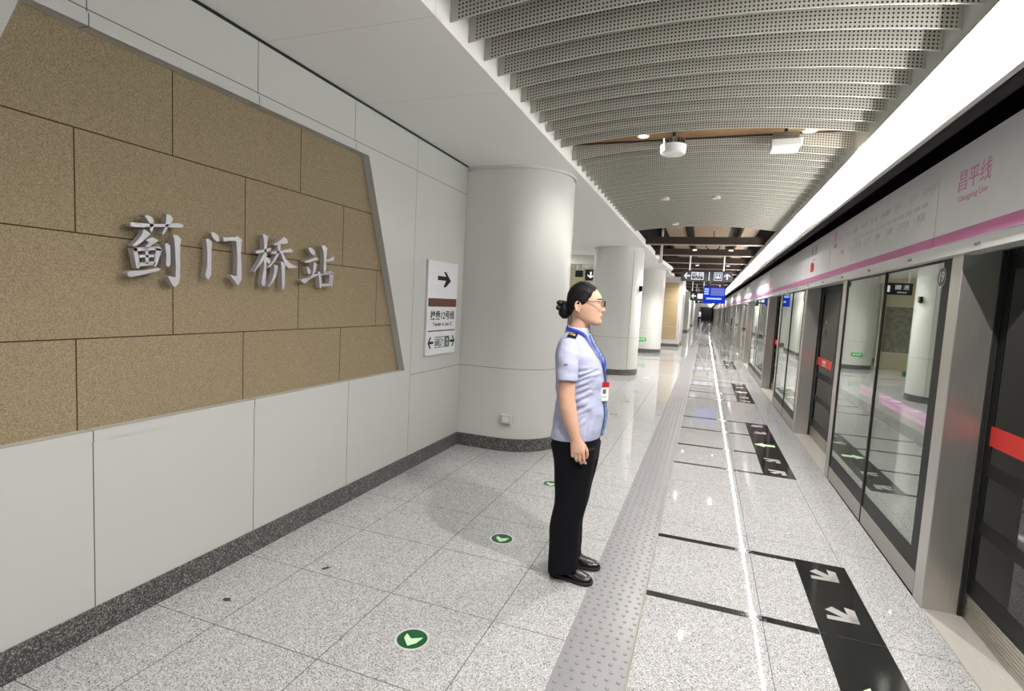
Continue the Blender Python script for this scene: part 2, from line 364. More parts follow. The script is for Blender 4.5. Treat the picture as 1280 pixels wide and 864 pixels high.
GLYPHS = {
'ji': [[[1.6493,1.8369],[1.6566,1.8429],[1.7368,1.8489],[1.8168,1.8591],[1.8845,1.8747],[1.9078,1.8676],[1.9019,1.8555],[1.8168,1.8456],[1.6761,1.8248],[1.654,1.8255]],[[1.714,1.8817],[1.7293,1.8868],[1.75,1.8802],[1.7578,1.8663],[1.755,1.8253],[1.7481,1.8102],[1.7408,1.8208],[1.7369,1.8529],[1.7241,1.871]],[[1.8197,1.9046],[1.8363,1.9059],[1.8531,1.8893],[1.8446,1.8722],[1.8279,1.8514],[1.814,1.8208],[1.803,1.8064],[1.7976,1.8134],[1.8141,1.8494],[1.818,1.881]],[[1.7085,1.8177],[1.7212,1.818],[1.7428,1.8044],[1.7262,1.786],[1.7005,1.7603],[1.6754,1.7409],[1.6597,1.7381],[1.6607,1.7441],[1.6856,1.7709],[1.7033,1.7955]],[[1.721,1.7728],[1.7495,1.7901],[1.7775,1.7799],[1.7759,1.772],[1.7494,1.756],[1.731,1.7362],[1.7131,1.7342],[1.7364,1.7646],[1.7261,1.7669]],[[1.6606,1.7284],[1.6803,1.7331],[1.6875,1.6915],[1.6948,1.6522],[1.6872,1.6406],[1.6772,1.6433],[1.6701,1.6849]],[[1.6606,1.7284],[1.6853,1.7351],[1.7572,1.7442],[1.7785,1.7543],[1.799,1.7396],[1.7919,1.73],[1.7624,1.732],[1.6902,1.7192],[1.6678,1.7169]],[[1.7651,1.7425],[1.799,1.7396],[1.7864,1.7061],[1.7728,1.6687],[1.7647,1.6552],[1.7541,1.6595],[1.7611,1.6883],[1.7666,1.7247]],[[1.6848,1.6664],[1.7622,1.6781],[1.7663,1.6641],[1.6922,1.651]],[[1.6901,1.7018],[1.7597,1.7112],[1.7596,1.6984],[1.6915,1.6894]],[[1.7181,1.7272],[1.732,1.7297],[1.7332,1.6654],[1.7193,1.6617]],[[1.6353,1.6156],[1.6451,1.6261],[1.7099,1.6342],[1.7781,1.651],[1.7899,1.6452],[1.7807,1.6372],[1.7098,1.6155],[1.6546,1.6005],[1.6401,1.6046]],[[1.8111,1.7659],[1.8249,1.7717],[1.8377,1.7611],[1.8398,1.7166],[1.8386,1.6716],[1.8274,1.6575],[1.8163,1.6697],[1.8192,1.7146]],[[1.853,1.8131],[1.8729,1.8157],[1.8949,1.7972],[1.889,1.7698],[1.8889,1.6136],[1.8813,1.5835],[1.8611,1.5637],[1.8469,1.5764],[1.8261,1.6125],[1.8328,1.6166],[1.864,1.6121],[1.867,1.6659],[1.8625,1.7507],[1.8586,1.7927]]],
'men': [[[2.0316,1.8143],[2.0427,1.8187],[2.0673,1.8073],[2.064,1.7779],[2.062,1.6791],[2.0617,1.6361],[2.0461,1.6115],[2.0314,1.6214],[2.0275,1.636],[2.0385,1.6773],[2.0406,1.7456],[2.0356,1.7958]],[[2.0621,1.8522],[2.0794,1.8567],[2.1005,1.8467],[2.1107,1.8286],[2.1108,1.8157],[2.0947,1.8107],[2.0746,1.8262],[2.0646,1.8398]],[[2.1327,1.8371],[2.2093,1.8488],[2.2201,1.8583],[2.2579,1.8406],[2.2508,1.8261],[2.2487,1.7577],[2.2543,1.6577],[2.253,1.6209],[2.2338,1.5924],[2.2227,1.5964],[2.2034,1.6181],[2.1832,1.6394],[2.1869,1.6451],[2.2113,1.6376],[2.2234,1.642],[2.225,1.7553],[2.2177,1.8266],[2.2095,1.8301],[2.138,1.8177]]],
'qiao': [[[2.3511,1.787],[2.3651,1.7939],[2.408,1.8056],[2.4579,1.8202],[2.4658,1.8129],[2.4582,1.8006],[2.4083,1.7863],[2.3682,1.7777],[2.354,1.7807]],[[2.398,1.8861],[2.4124,1.8935],[2.4389,1.8826],[2.4352,1.8594],[2.4301,1.8135],[2.4317,1.7136],[2.4257,1.6126],[2.4201,1.5963],[2.4026,1.5955],[2.3948,1.6111],[2.4045,1.657],[2.4124,1.712],[2.413,1.78],[2.4103,1.8383],[2.4057,1.8737]],[[2.4054,1.7815],[2.4172,1.7736],[2.4061,1.7387],[2.3806,1.7095],[2.3471,1.6734],[2.3371,1.6696],[2.3387,1.6772],[2.3691,1.7175],[2.3915,1.7509]],[[2.431,1.7568],[2.4469,1.7615],[2.4591,1.748],[2.4576,1.7317],[2.4458,1.7239],[2.4338,1.7343]],[[2.4756,1.8392],[2.515,1.8601],[2.5457,1.8849],[2.5645,1.8953],[2.5871,1.8878],[2.5987,1.8655],[2.5717,1.8575],[2.5276,1.85],[2.4908,1.8378]],[[2.4584,1.7915],[2.4733,1.7999],[2.5284,1.8094],[2.5918,1.8243],[2.6177,1.8333],[2.6411,1.8224],[2.6314,1.8117],[2.5728,1.8047],[2.5163,1.7928],[2.4736,1.7838]],[[2.5121,1.8481],[2.5371,1.8464],[2.5358,1.8158],[2.5197,1.7768],[2.4926,1.7417],[2.4568,1.7087],[2.4379,1.6994],[2.4419,1.7098],[2.4803,1.7452],[2.5041,1.7846],[2.5146,1.8182]],[[2.538,1.802],[2.557,1.7993],[2.5801,1.7684],[2.6198,1.7408],[2.6806,1.7262],[2.6773,1.7211],[2.6403,1.7158],[2.6007,1.7128],[2.5809,1.7303],[2.5545,1.766]],[[2.4868,1.725],[2.5164,1.7227],[2.5168,1.7017],[2.5035,1.654],[2.4826,1.6201],[2.4528,1.5932],[2.4456,1.5975],[2.4703,1.6288],[2.4878,1.6716],[2.4921,1.7045]],[[2.5392,1.7434],[2.5549,1.7495],[2.5776,1.7325],[2.5754,1.687],[2.574,1.6009],[2.5648,1.579],[2.555,1.5858],[2.5515,1.6664],[2.5459,1.7228]]],
'zhan': [[[2.7732,1.8517],[2.7979,1.859],[2.8263,1.8478],[2.8381,1.8316],[2.8357,1.8157],[2.8188,1.814],[2.7961,1.8253]],[[2.7347,1.7677],[2.789,1.781],[2.8447,1.8029],[2.8766,1.7961],[2.871,1.7877],[2.8283,1.778],[2.7841,1.7605],[2.7457,1.7618]],[[2.7629,1.728],[2.7765,1.7329],[2.7966,1.7112],[2.7971,1.6919],[2.7834,1.6852],[2.7692,1.7016]],[[2.8259,1.7641],[2.84,1.7684],[2.8587,1.7551],[2.8498,1.7269],[2.8337,1.6943],[2.8256,1.6781],[2.8115,1.6772],[2.8245,1.7172]],[[2.7085,1.6443],[2.7271,1.651],[2.7757,1.6634],[2.8254,1.6859],[2.8652,1.6944],[2.8683,1.6867],[2.8203,1.6661],[2.7817,1.6483],[2.7547,1.6276],[2.733,1.6303]],[[2.9002,1.8815],[2.9237,1.8874],[2.9572,1.872],[2.9502,1.8472],[2.945,1.7864],[2.9479,1.6979],[2.9239,1.6963],[2.9241,1.7845],[2.9191,1.8439]],[[2.9447,1.7944],[2.9809,1.8038],[3.0143,1.8232],[3.0337,1.8066],[3.0061,1.7918],[2.9693,1.7845],[2.945,1.7844]],[[2.8678,1.7045],[2.888,1.7099],[2.9005,1.6868],[2.9086,1.6192],[2.8973,1.6026],[2.8883,1.6063],[2.8808,1.6617]],[[2.8886,1.692],[2.9358,1.7011],[2.996,1.7235],[3.0264,1.7133],[3.0218,1.7007],[2.9845,1.6982],[2.9064,1.6872]],[[2.9813,1.7021],[3.0264,1.7113],[3.0198,1.6696],[3.0152,1.6199],[2.9935,1.6189],[2.9804,1.6388],[2.9854,1.6718]],[[2.9053,1.629],[3.0052,1.6392],[3.012,1.6218],[2.9087,1.6143]]],
}
EXPOSURE = 0.15
# ------------------------------------------------------------------ the setting
YN, YF = -5.0, 96.0
struct(MB().box(-9.5, 1.251, YN, YF, -.3, 0).build('floor', G_FLOOR))
struct(MB().box(1.251, 5.2, YN, YF, -1.4, -1.2).build('floor_track', VOID))
struct(MB().box(5.0, 5.2, YN, YF, -1.2, 4.2).build('wall_right', VOID))
b = MB(); b.box(1.14, 5.2, YN, YF, 4.0, 4.2); struct(b.build('ceiling_track', VOID))
# left wall with a trapezoid opening for the stone
WX = -2.44
w = MB()
def wall_piece(pts): w.prism([(WX, y, z) for y, z in pts], (0, 0, 0), (-.3, 0, 0))
wall_piece([(YN, 0), (5.13, 0), (5.13, .93), (YN, .93)])
wall_piece([(YN, 2.60), (5.13, 2.60), (5.13, 2.955), (YN, 2.955)])
wall_piece([(4.0, .93), (5.13, .93), (5.13, 2.60), (3.40, 2.60)])
wall_piece([(YN, .93), (.67, .93), (1.27, 2.60), (YN, 2.60)])
w.box(-2.9, -2.74, YN, 5.6, 0, 2.955)
struct(w.build('wall_left', P_WALL))
# raised frame round the opening
t = MB()
def band(pts, d=.012): t.prism([(WX - .004, y, z) for y, z in pts], (0, 0, 0), (d, 0, 0))
band([(1.225, 2.600), (3.455, 2.600), (3.455, 2.652), (1.225, 2.652)], .016)
band([(4.0, .93), (4.055, .93), (3.445, 2.60), (3.40, 2.60)], .014)
band([(.67, .93), (.615, .93), (1.225, 2.60), (1.27, 2.60)], .014)
band([(.6, .882), (4.07, .882), (4.055, .93), (.615, .93)], .007)
struct(t.build('trim_1', P_WALL))
struct(MB().box(WX - .01, WX + .006, YN, 5.13, 2.945, 2.962).build('trim_2', BLACK))      # black strip standing in for the shadow gap under the soffit
struct(MB().box(WX - .02, WX + .010, YN, 5.12, 0, .135).build('baseboard_left', G_DARK))
struct(MB().box(-9.5, -2.2, 5.6, 5.75, 0, 2.955).build('wall_back', P_TRIM))
# the stone inlay behind the frame
stone = MB().prism([(-2.49, .64, .90), (-2.49, 4.03, .90), (-2.49, 3.39, 2.63), (-2.49, 1.24, 2.63)], (0, 0, 0), (-.05, 0, 0)).build('stone_panel', STONE)
tag(stone, 'large tan sandstone slab panel set into the white wall behind the station name', 'stone panel')
# soffit and ceilings
c = MB()
c.box(-9.5, -1.36, YN, YF, 2.96, 3.02)
struct(c.build('ceiling', P_SOFFIT))
struct(MB().box(-1.42, -1.36, YN, 10.25, 3.02, 4.0).box(-1.42, -1.36, 10.25, YF, 3.02, 3.09).build('trim_3', P_SOFFIT))
struct(MB().box(-1.42, -1.37, 10.25, YF, 3.09, 3.9).build('trim_9', VOID)); struct(MB().box(1.052, 1.06, 10.25, YF, 3.05, 3.9).build('trim_10', VOID))
struct(MB().box(-1.42, 1.14, YN, 10.25, 3.34, 3.42).build('ceiling_baffle_void', SOOT))
struct(MB().box(-1.42, 1.14, 10.25, YF, 3.9, 4.0).build('ceiling_open', plain('brown grey painted slab', (52, 43, 35), .8)))
struct(MB().box(-9.5, -2.75, 14.6, 15.0, 2.72, 2.96).build('trim_4', P_TRIM))
struct(MB().box(-9.5, -9.3, 5.6, YF, 0, 2.96).build('wall_hall', CREAM))
struct(MB().box(-9.3, -2.95, 20.6, 20.8, 0, 2.96).build('wall_hall_end', CREAM))
struct(MB().box(-9.5, 5.2, YF, YF + .2, -1.2, 4.2).build('wall_end', WHITE))
struct(MB().box(-9.5, 5.2, YN - .2, YN, -1.2, 4.2).build('wall_front', WHITE))
struct(MB().box(-6.5, .42, 16.86, 17.02, -.001, .002).build('trim_5', plain('dark expansion joint', (84, 82, 78), .5)))
# bulkhead that carries the light strip
k = MB()
k.prism([(1.06, YN, 3.9), (1.06, YN, 2.95), (.955, YN, 2.785), (.975, YN, 2.775), (.958, YN, 2.50), (.962, YN, 2.487), (.975, YN, 2.49), (1.06, YN, 2.62), (1.06, YN, 2.8), (1.14, YN, 2.95), (1.14, YN, 3.9)], (0, 0, 0), (0, YF - YN, 0))
struct(k.build('trim_6', P_TRIM))
struct(MB().box(1.065, 1.14, YN, YF, 2.56, 2.86).build('trim_7', SOOT)); struct(MB().prism([(.976, YN, 2.489), (1.068, YN, 2.56), (1.068, YN, 2.63)], (0, 0, 0), (0, YF - YN, 0)).build('trim_8', SOOT))
st = thing('light_strip', (.955, 0, 2.65), 'long glowing white light strip running above the platform doors', 'light strip')
d = MB()
LY = -.6
for i in range(int((YF - LY) / 2) + 1):
    y0 = LY + 2 * i; y1 = min(YF, y0 + 2)
    if y1 > y0: d.add([(0, y0, -.135), (0, y1, -.135), (0, y1, .13), (0, y0, .13)], [(0, 1, 2, 3)])
d.build('diffuser', STRIP, st)
d = MB()
for i in range(int((YF - LY) / 2) + 1):
    y0 = LY + 2 * i; y1 = min(YF, y0 + 2)
    if y1 > y0: d.add([(-.005, y0, .134), (-.005, y1, .134), (.038, y1, .205), (.038, y0, .205)], [(0, 1, 2, 3)])
d.build('added_up_glow', UP_GLOW, st)  # glowing face added to brighten the bulkhead and the baffle ends
tb = MB()
for i in range(int((YF - LY) / 2) + 1):
    y0 = LY + 2 * i; y1 = min(YF, y0 + 1.96)
    if y1 > y0: tb.tube([(-.012, y0, -.05), (-.012, y1, -.05)], .0065, 8)
tb.build('tube', TUBE, st)
MB().box(-.006, .02, YN, YF, -.166, -.136).build('lip', ALU, st)

# ------------------------------------------------------------------ columns
def column(cx, cy, xl, label, extra=None):
    """a rounded column: half round towards the platform, flat or round on the hall side"""
    R = .555
    def outline(r, z):
        p = [(cx + r * math.cos(a), cy + r * math.sin(a), z) for a in [(-90 + 180 * i / 40) * PI / 180 for i in range(41)]]
        if xl is None: p += [(cx - .06 + r * math.cos(a), cy + r * math.sin(a), z) for a in [(90 + 180 * i / 40) * PI / 180 for i in range(41)]]
        else: p += [(xl, cy + r, z), (xl, cy - r, z)]
        return [(x - cx, y - cy, z) for x, y, z in p]
    o = thing('column', (cx, cy, 0), label, 'column')
    MB().rings([outline(R, .13), outline(R, 2.90)]).build('shaft', P_COL, o, smooth=True, angle=40)
    MB().rings([outline(R + .012, 0), outline(R + .012, .135)]).build('plinth', G_DARK, o, smooth=True, angle=40)
    MB().rings([outline(R - .02, 2.90), outline(R - .02, 2.935), outline(R + .006, 2.935), outline(R + .006, 2.96)]).build('collar', P_TRIM, o, smooth=True, angle=40)
    return o
col1 = column(-1.99, 5.69, -2.62, 'thick rounded white column joined to the end of the left wall')
col2 = column(-1.99, 12.8, None, 'white round column just behind the woman in uniform')
col3 = column(-1.99, 19.9, None, 'white round column beside the far tan stone wall end')
# a vertical seam strip on the second column
MB().box(.37, .376, -.4255, -.4195, .14, 2.88).build('seam_strip', GREY_TXT, col2)
bx = thing('wall_box', (-1.455, 12.62, 2.03), 'small dark box fixed high on the second white column', 'box')
MB().box(-.03, .04, -.04, .04, -.06, .06).build('case', BLACK, bx, bevel=.006); MB().cyl((.0, 0), .02, -.075, -.06, 12).build('sensor', BLACK, bx)
so = thing('wall_socket', (-1.865, 5.125, .352), 'small square white outlet box low on the first column', 'socket')
MB().box(-.058, .058, -.035, .02, -.045, .045).build('cover', P_TRIM, so, bevel=.006); MB().box(-.035, .035, -.04, -.034, -.03, .03).build('flap', WHITE, so, bevel=.003)
for cy, lab in ((12.95, 'small green exit sign low on the second column facing the hall'), (19.48, 'small green running man exit sign low on the third column')):
    e = thing('exit_sign', (-1.62 if cy < 15 else -2.06, cy + .45 if cy < 15 else 19.36, .47), lab, 'exit sign', rz=0 if cy > 15 else PI * .75)
    MB().box(-.15, .15, -.03, .03, -.055, .055).build('case', GREEN, e, bevel=.006)
    M = ON_FRONT((0, -.0305, 0)); q = MB(); frect(q, M, -.13, .13, -.045, .045); q.build('face', LIT_GREEN, e)
    q = MB(); flat(q, M, arrow_pts(-.07, 0, .07, PI), .001, .002); flat(q, M, arrow_pts(.07, 0, .07, 0), .001, .002)
    q.tube([M @ Vector(p) for p in ((-.012, -.03, .002), (.0, .0, .002), (.014, -.03, .002))], .005, 6); q.tube([M @ Vector(p) for p in ((0, 0, .002), (.004, .022, .002))], .007, 6)
    q.ball(M @ Vector((.008, .034, .002)), .008, .003, .008, 8, 6); q.build('running_figure', WHITE, e)
rope = thing('barrier_rope', (-2.06, 19.30, .46), 'thin dark red rope sagging from the third column to the stone block', 'rope')
MB().tube([(.12 + i * .11, .03 + .41 * i, -.01 - .35 * math.sin(PI * i / 11) * .35 - .02 * i) for i in range(9)], .008, 6).build('cord', plain('dark red rope', (96, 40, 34), .7), rope)
MB().ball((.12, .03, -.01), .02, .02, .02, 10, 8).build('hook', CHROME, rope)

# block further along with its own stone inlay, then more blocks
def far_block(x0, x1, y0, y1, label, stone=False):
    o = thing('wall_block', ((x0 + x1) / 2, y0, 0), label, 'wall block'); mx = (x0 + x1) / 2
    MB().box(x0 - mx, x1 - mx, 0, y1 - y0, .13, 2.96).build('body', P_TRIM, o)
    MB().box(x0 - mx - .01, x1 - mx + .01, -.01, y1 - y0 + .01, 0, .135).build('plinth', G_DARK, o)
    if stone:
        m = plain('tan far sandstone', (182, 162, 128), .85, 0, .2, .12, 30.)
        for z0, z1 in ((.33, .86), (.87, 1.42), (1.43, 1.98), (1.99, 2.45), (2.46, 2.72)):
            q = MB(); s = .0
            q.prism([(-1.74 - mx, -.012, z0), (-1.10 - mx, -.012, z0), (-1.10 - mx, -.012, z1), (-1.80 - mx, -.012, z1)], (0, 0, 0), (0, .03, 0)); q.build('stone_slab', m, o)
    return o
far_block(-3.6, -.98, 23.4, 27.0, 'white wall block with tan stone face beyond the third column', True)
far_block(-1.5, -1.12, 31.0, 31.5, 'slim white pier just past the tan stone block')
far_block(-4.0, -1.15, 41.0, 47.0, 'long pale wall block past the slim white pier')
far_block(-4.0, -1.2, 58.0, 64.0, 'pale wall block second from the dark end wall')
far_block(-4.0, -1.45, 78.0, 84.0, 'pale wall block nearest the dark end wall')
en = thing('end_partition', (.25, YF - .15, 0), 'dark glazed partition closing the far end of the platform', 'partition')
MB().box(-1.05, 1.0, 0, .06, 0, 2.3).build('panes', plain('dark partition glass', (30, 30, 42), .2), en)
for x in (-1.05, -.5, 0., .5, .95): MB().box(x, x + .06, -.04, .02, 0, 2.3).build('mullion', BLACK, en)
MB().box(-1.05, 1.0, -.05, .05, 2.3, 2.4).build('head_rail', ALU, en)

# relief artwork on the hall end wall, seen through the gap and mirrored in the glass
art = thing('wall_artwork', (-5.4, 20.55, 1.3), 'grey green rough relief panel on the cream hall wall', 'artwork')
m = bpy.data.materials.new('grey green relief'); tt = NT(m); vec, x, y, z = tt.co(); f = tt.noise(vec, 7, 5, .7)
tt.bsdf(tt.ramp(f, [(.3, rgb(92, 94, 80)), (.7, rgb(168, 166, 148))]), .7, 0, .3, tt.bump(f, .8, .03))
MB().box(-2.35, 2.35, 0, .05, -.75, .75).build('panel', m, art); q = MB()
for z0 in (-.78, .75): q.box(-2.38, 2.38, -.01, .05, z0, z0 + .03)
q.build('frame', ALU, art)

# ------------------------------------------------------------------ ceiling baffles
def arch(x): return 3.0 + .092 * (1 - ((x + .155) / 1.215) ** 2)
def baffle(y, label, group, first=[None]):
    if first[0] is None:
        vs, fs, uv = [], [], []; N = 28; H = .15; th = .008
        xs = [-1.355 + (1.055 + 1.355) * i / N for i in range(N + 1)]
        for x in xs:
            zb = arch(x); vs += [(x, 0, zb), (x, 0, zb + H), (x, th, zb + H), (x, th, zb)]
        for i in range(N):
            a, c_ = 4 * i, 4 * i + 4
            fs += [(a, c_, c_ + 1, a + 1), (a + 1, c_ + 1, c_ + 2, a + 2), (a + 2, c_ + 2, c_ + 3, a + 3), (a + 3, c_ + 3, c_, a)]
        fs += [(0, 1, 2, 3), tuple(reversed([4 * N + j for j in range(4)]))]
        me = bpy.data.meshes.new('ceiling_baffle'); me.from_pydata(vs, [], fs); me.materials.append(PERF)
        u = me.uv_layers.new()
        for p in me.polygons:
            side = abs(p.normal.y) > .7
            for li in p.loop_indices:
                v = me.vertices[me.loops[li].vertex_index].co
                u.data[li].uv = (v.x + 1.355, v.z - arch(v.x)) if side else (0, 0)
        o = bpy.data.objects.new('ceiling_baffle', me); first[0] = o
    else: o = first[0].copy()
    COL.objects.link(o); o.location = (0, y, 0)
    tag(o, label, 'ceiling baffle', group)
    return o
for i in range(15):
    baffle(4.79 - .2235 * i, f'perforated grey arched ceiling baffle, {nth(i)} in front of the timber lamp gap', 'ceiling baffles in front of the timber lamp gap')
for i in range(23):
    baffle(5.225 + .2235 * i, f'perforated grey arched ceiling baffle, {nth(i)} behind the timber lamp gap', 'ceiling baffles behind the timber lamp gap')
wd = thing('timber_panel', (-.15, 4.99, 3.15), 'brown timber board in the gap between the two banks of baffles', 'ceiling panel')
MB().box(-1.2, 1.2, -.18, .21, 0, .03).build('board', WOOD, wd); MB().box(-1.2, 1.2, .205, .22, -.012, .03).build('edge', DARKBROWN, wd)

# downlights: rim, lens and a real lamp behind each
def downlight(x, y, z, label, watts=45, group='recessed downlights', ang=150, lens=None):
    o = thing('downlight', (x, y, z), label, 'downlight', group)
    MB().ring((0, 0), .043, .056, -.008, .02, 28).build('rim', P_TRIM, o)
    MB().cyl((0, 0), .0425, -.002, .004, 28).build('lens', lens or LAMP, o)
    if not watts: return o
    l = bpy.data.lights.new('lamp', 'SPOT'); l.energy = watts; l.spot_size = math.radians(ang); l.spot_blend = .6; l.shadow_soft_size = .016; l.color = (1, .96, .9)
    L = bpy.data.objects.new('lamp', l); COL.objects.link(L); L.location = (x, y, z - .03)
    return o
downlight(-.65, 5.03, 3.14, 'round lit downlight in the timber gap left of the round lamp')
downlight(.69, 5.0, 3.10, 'round lit downlight in the timber gap above the square lamp', 220)
for x, y, z, lab in ((-.64, 7.68, 3.09, 'faint lit downlight among the far baffles on the left'), (.02, 7.70, 3.10, 'faint lit downlight among the far baffles at the centre'),
                     (-.6, 9.70, 3.06, 'lit downlight at the back edge of the far baffles')): downlight(x, y, z, lab, 60, lens=LAMP_DIM)
for i, y in enumerate((.3, 2.40)):  # lamps out of view overhead, added to brighten the floor and fascia
    downlight(.66, y - (.4 if i == 1 else 0), 3.08, f'added unseen downlight overhead near the light strip, {nth(i)} of two from the rear wall', 190)
    downlight(-.62, y - (.5 if i == 1 else 0), 3.10, f'added unseen downlight overhead on the wall side, {nth(i)} of two from the rear wall')

# hanging lamps in the gap
rl = thing('round_lamp', (-.378, 5.0, 2.955), 'round white drum lamp with finned chrome top hung in the timber gap', 'lamp')
MB().cyl((0, 0), .108, .012, .075, 40, .112).build('drum', plain('frosted lamp cover', (228, 228, 230), .4), rl, smooth=True, angle=40)
MB().cyl((0, 0), .098, 0, .013, 40, .106).build('diffuser', plain('frosted white acrylic', (235, 235, 236), .45), rl, smooth=True, angle=40)
for k in range(20):
    a = 2 * PI * k / 20
    MB().prism([(.05 * math.cos(a) - .003 * math.sin(a), .05 * math.sin(a) + .003 * math.cos(a), .075), (.098 * math.cos(a) - .003 * math.sin(a), .098 * math.sin(a) + .003 * math.cos(a), .075), (.098 * math.cos(a) + .003 * math.sin(a), .098 * math.sin(a) - .003 * math.cos(a), .075), (.05 * math.cos(a) + .003 * math.sin(a), .05 * math.sin(a) - .003 * math.cos(a), .075)], (0, 0, 0), (0, 0, .055)).build('fin', CHROME, rl)
MB().cyl((0, 0), .055, .075, .14, 24).build('core', CHROME, rl); MB().cyl((0, 0), .015, .13, .2, 12).build('stem', DARKBROWN, rl)
sl = thing('square_lamp', (.515, 5.0, 2.95), 'square white box lamp with finned chrome top hung in the timber gap', 'lamp')
MB().box(-.112, .112, -.112, .112, .01, .065).build('box', P_TRIM, sl, bevel=.008); MB().box(-.1, .1, -.1, .1, 0, .011).build('diffuser', MATS['white'], sl)
for k in range(9): MB().box(-.09 + .0205 * k, -.084 + .0205 * k, -.09, .09, .065, .125).build('fin', CHROME, sl)
MB().box(-.1, .1, -.03, .03, .065, .14).build('core', CHROME, sl); MB().cyl((0, 0), .015, .13, .2, 12).build('stem', DARKBROWN, sl)

# open ceiling further on: beams, ducts, lamps
for i, y in enumerate((12.25, 14.6, 16.9, 19.2, 21.6, 24.2, 27., 30., 34., 39., 45.)):
    o = thing('ceiling_beam', (-.155, y, 3.0), f'dark brown ceiling beam, {nth(i)} past the last baffle', 'beam', 'brown beams across the open ceiling')
    MB().box(-1.205, 1.205, -.06, .06, .012, .17).build('web', DARKBROWN, o); MB().box(-1.205, 1.205, -.075, .075, 0, .014).build('flange', plain('beam flange', (150, 132, 118), .5) if i == 0 else MATS['beam flange'], o)
for x, lab, wd_ in ((-.84, 'tan clad duct above the beams on the column side', .38), (.86, 'tan clad duct above the beams beside the light strip', .34), (.0, 'wide tan duct above the middle of the beams', .85)):
    o = thing('ceiling_duct', (x, 10.3, 3.5), lab, 'duct')
    MB().box(-wd_ / 2, wd_ / 2, 0, 50, .0 if wd_ < .5 else .12, .2).build('casing', DUCT, o)
    for k in range(12): MB().box(-wd_ / 2 - .01, wd_ / 2 + .01, 2 + 4 * k, 2.06 + 4 * k, -.01 if wd_ < .5 else .11, .2).build('flange', DARKBROWN, o)
hp = thing('cable_loop', (.06, 14.5, 3.24), 'dark loop of cable hanging under the middle duct', 'cable')
MB().tube([(.16 * math.cos(2 * PI * k / 24), 0, .1 * math.sin(2 * PI * k / 24)) for k in range(24)], .012, 6, closed=True).build('loop', BLACK, hp); MB().tube([(0, 0, .1), (0, 0, .4)], .01, 6).build('tie', BLACK, hp)
for i, (x, y) in enumerate(((-.35, 13.4), (.45, 13.4), (-.35, 17.9), (.55, 17.9), (-.2, 22.9), (.5, 22.9), (.1, 28.5), (.1, 36.5), (.1, 44.), (.1, 53.), (.1, 63.), (.1, 75.))):
    downlight(x, y, 3.02, f'lit downlight between the brown beams, {nth(i)} along the open ceiling', 300 if y < 40 else 500)

# security camera on a drop rod
cam = thing('security_camera', (-1.16, 14.0, 2.79), 'white tube security camera hung below the open ceiling edge', 'camera')
MB().tube([(0, 0, 1.11), (0, 0, .0)], .032, 12).build('rod', P_TRIM, cam)
MB().tube([(0, -.08, .0), (.20, .95, -.105)], .06, 16).build('body', WHITE, cam, smooth=True, angle=40); MB().tube([(.20, .95, -.105), (.212, 1.0, -.11)], .05, 16).build('lens_ring', ALU, cam)

# hanging direction sign over the platform
hs = thing('hanging_sign', (-.043, 14.555, 2.483), 'black hanging direction sign with white left arrow and line number', 'sign'); hs.scale = (1.0815, 1, 1.0815)
MB().box(-.575, .575, 0, .09, -.128, .128).build('case', NAVY, hs, bevel=.006)
M = ON_FRONT((0, -.001, 0))
q = MB(); flat(q, M, arrow_pts(-.44, 0, .14, PI, .26)); q.build('left_arrow', LIT, hs)
q = MB(); flat(q, M, arrow_pts(.46, 0, .14, PI / 2, .26)); q.build('up_arrow', LIT, hs)
def outline_box(q, M, u0, u1, v0, v1, w): 
    frect(q, M, u0, u1, v0, v0 + w); frect(q, M, u0, u1, v1 - w, v1); frect(q, M, u0, u0 + w, v0, v1); frect(q, M, u1 - w, u1, v0, v1)
q = MB(); outline_box(q, M, -.34, -.06, -.088, .088, .014); q.build('line_box', LIT, hs)
text('line_name', '12号线', .1, LIT, hs, ON_FRONT((-.2, -.001, .022)), .23, bold=.002); text('line_name_latin', 'Line 12', .04, LIT, hs, ON_FRONT((-.2, -.001, -.05)), .14)
q = MB(); frect(q, M, .052, .072, -.1, .1); q.build('divider', LIT, hs)
q = MB(); outline_box(q, M, .17, .35, -.095, .095, .012); frect(q, M, .2, .32, -.05, .06)
q.build('train_icon', LIT, hs); q = MB()
for u0, u1, v0, v1 in ((.215, .252, .0, .045), (.268, .305, .0, .045), (.215, .235, -.035, -.015), (.285, .305, -.035, -.015)): frect(q, M, u0, u1, v0, v1, .001, .002)
frect(q, M, .2, .32, -.078, -.066, .0, .002); q.build('train_windows', NAVY, hs)
for x in (-.39, .37): MB().tube([(x, .045, .12), (x, .045, .478)], .018, 8).build('hanger_rod', ALU, hs)

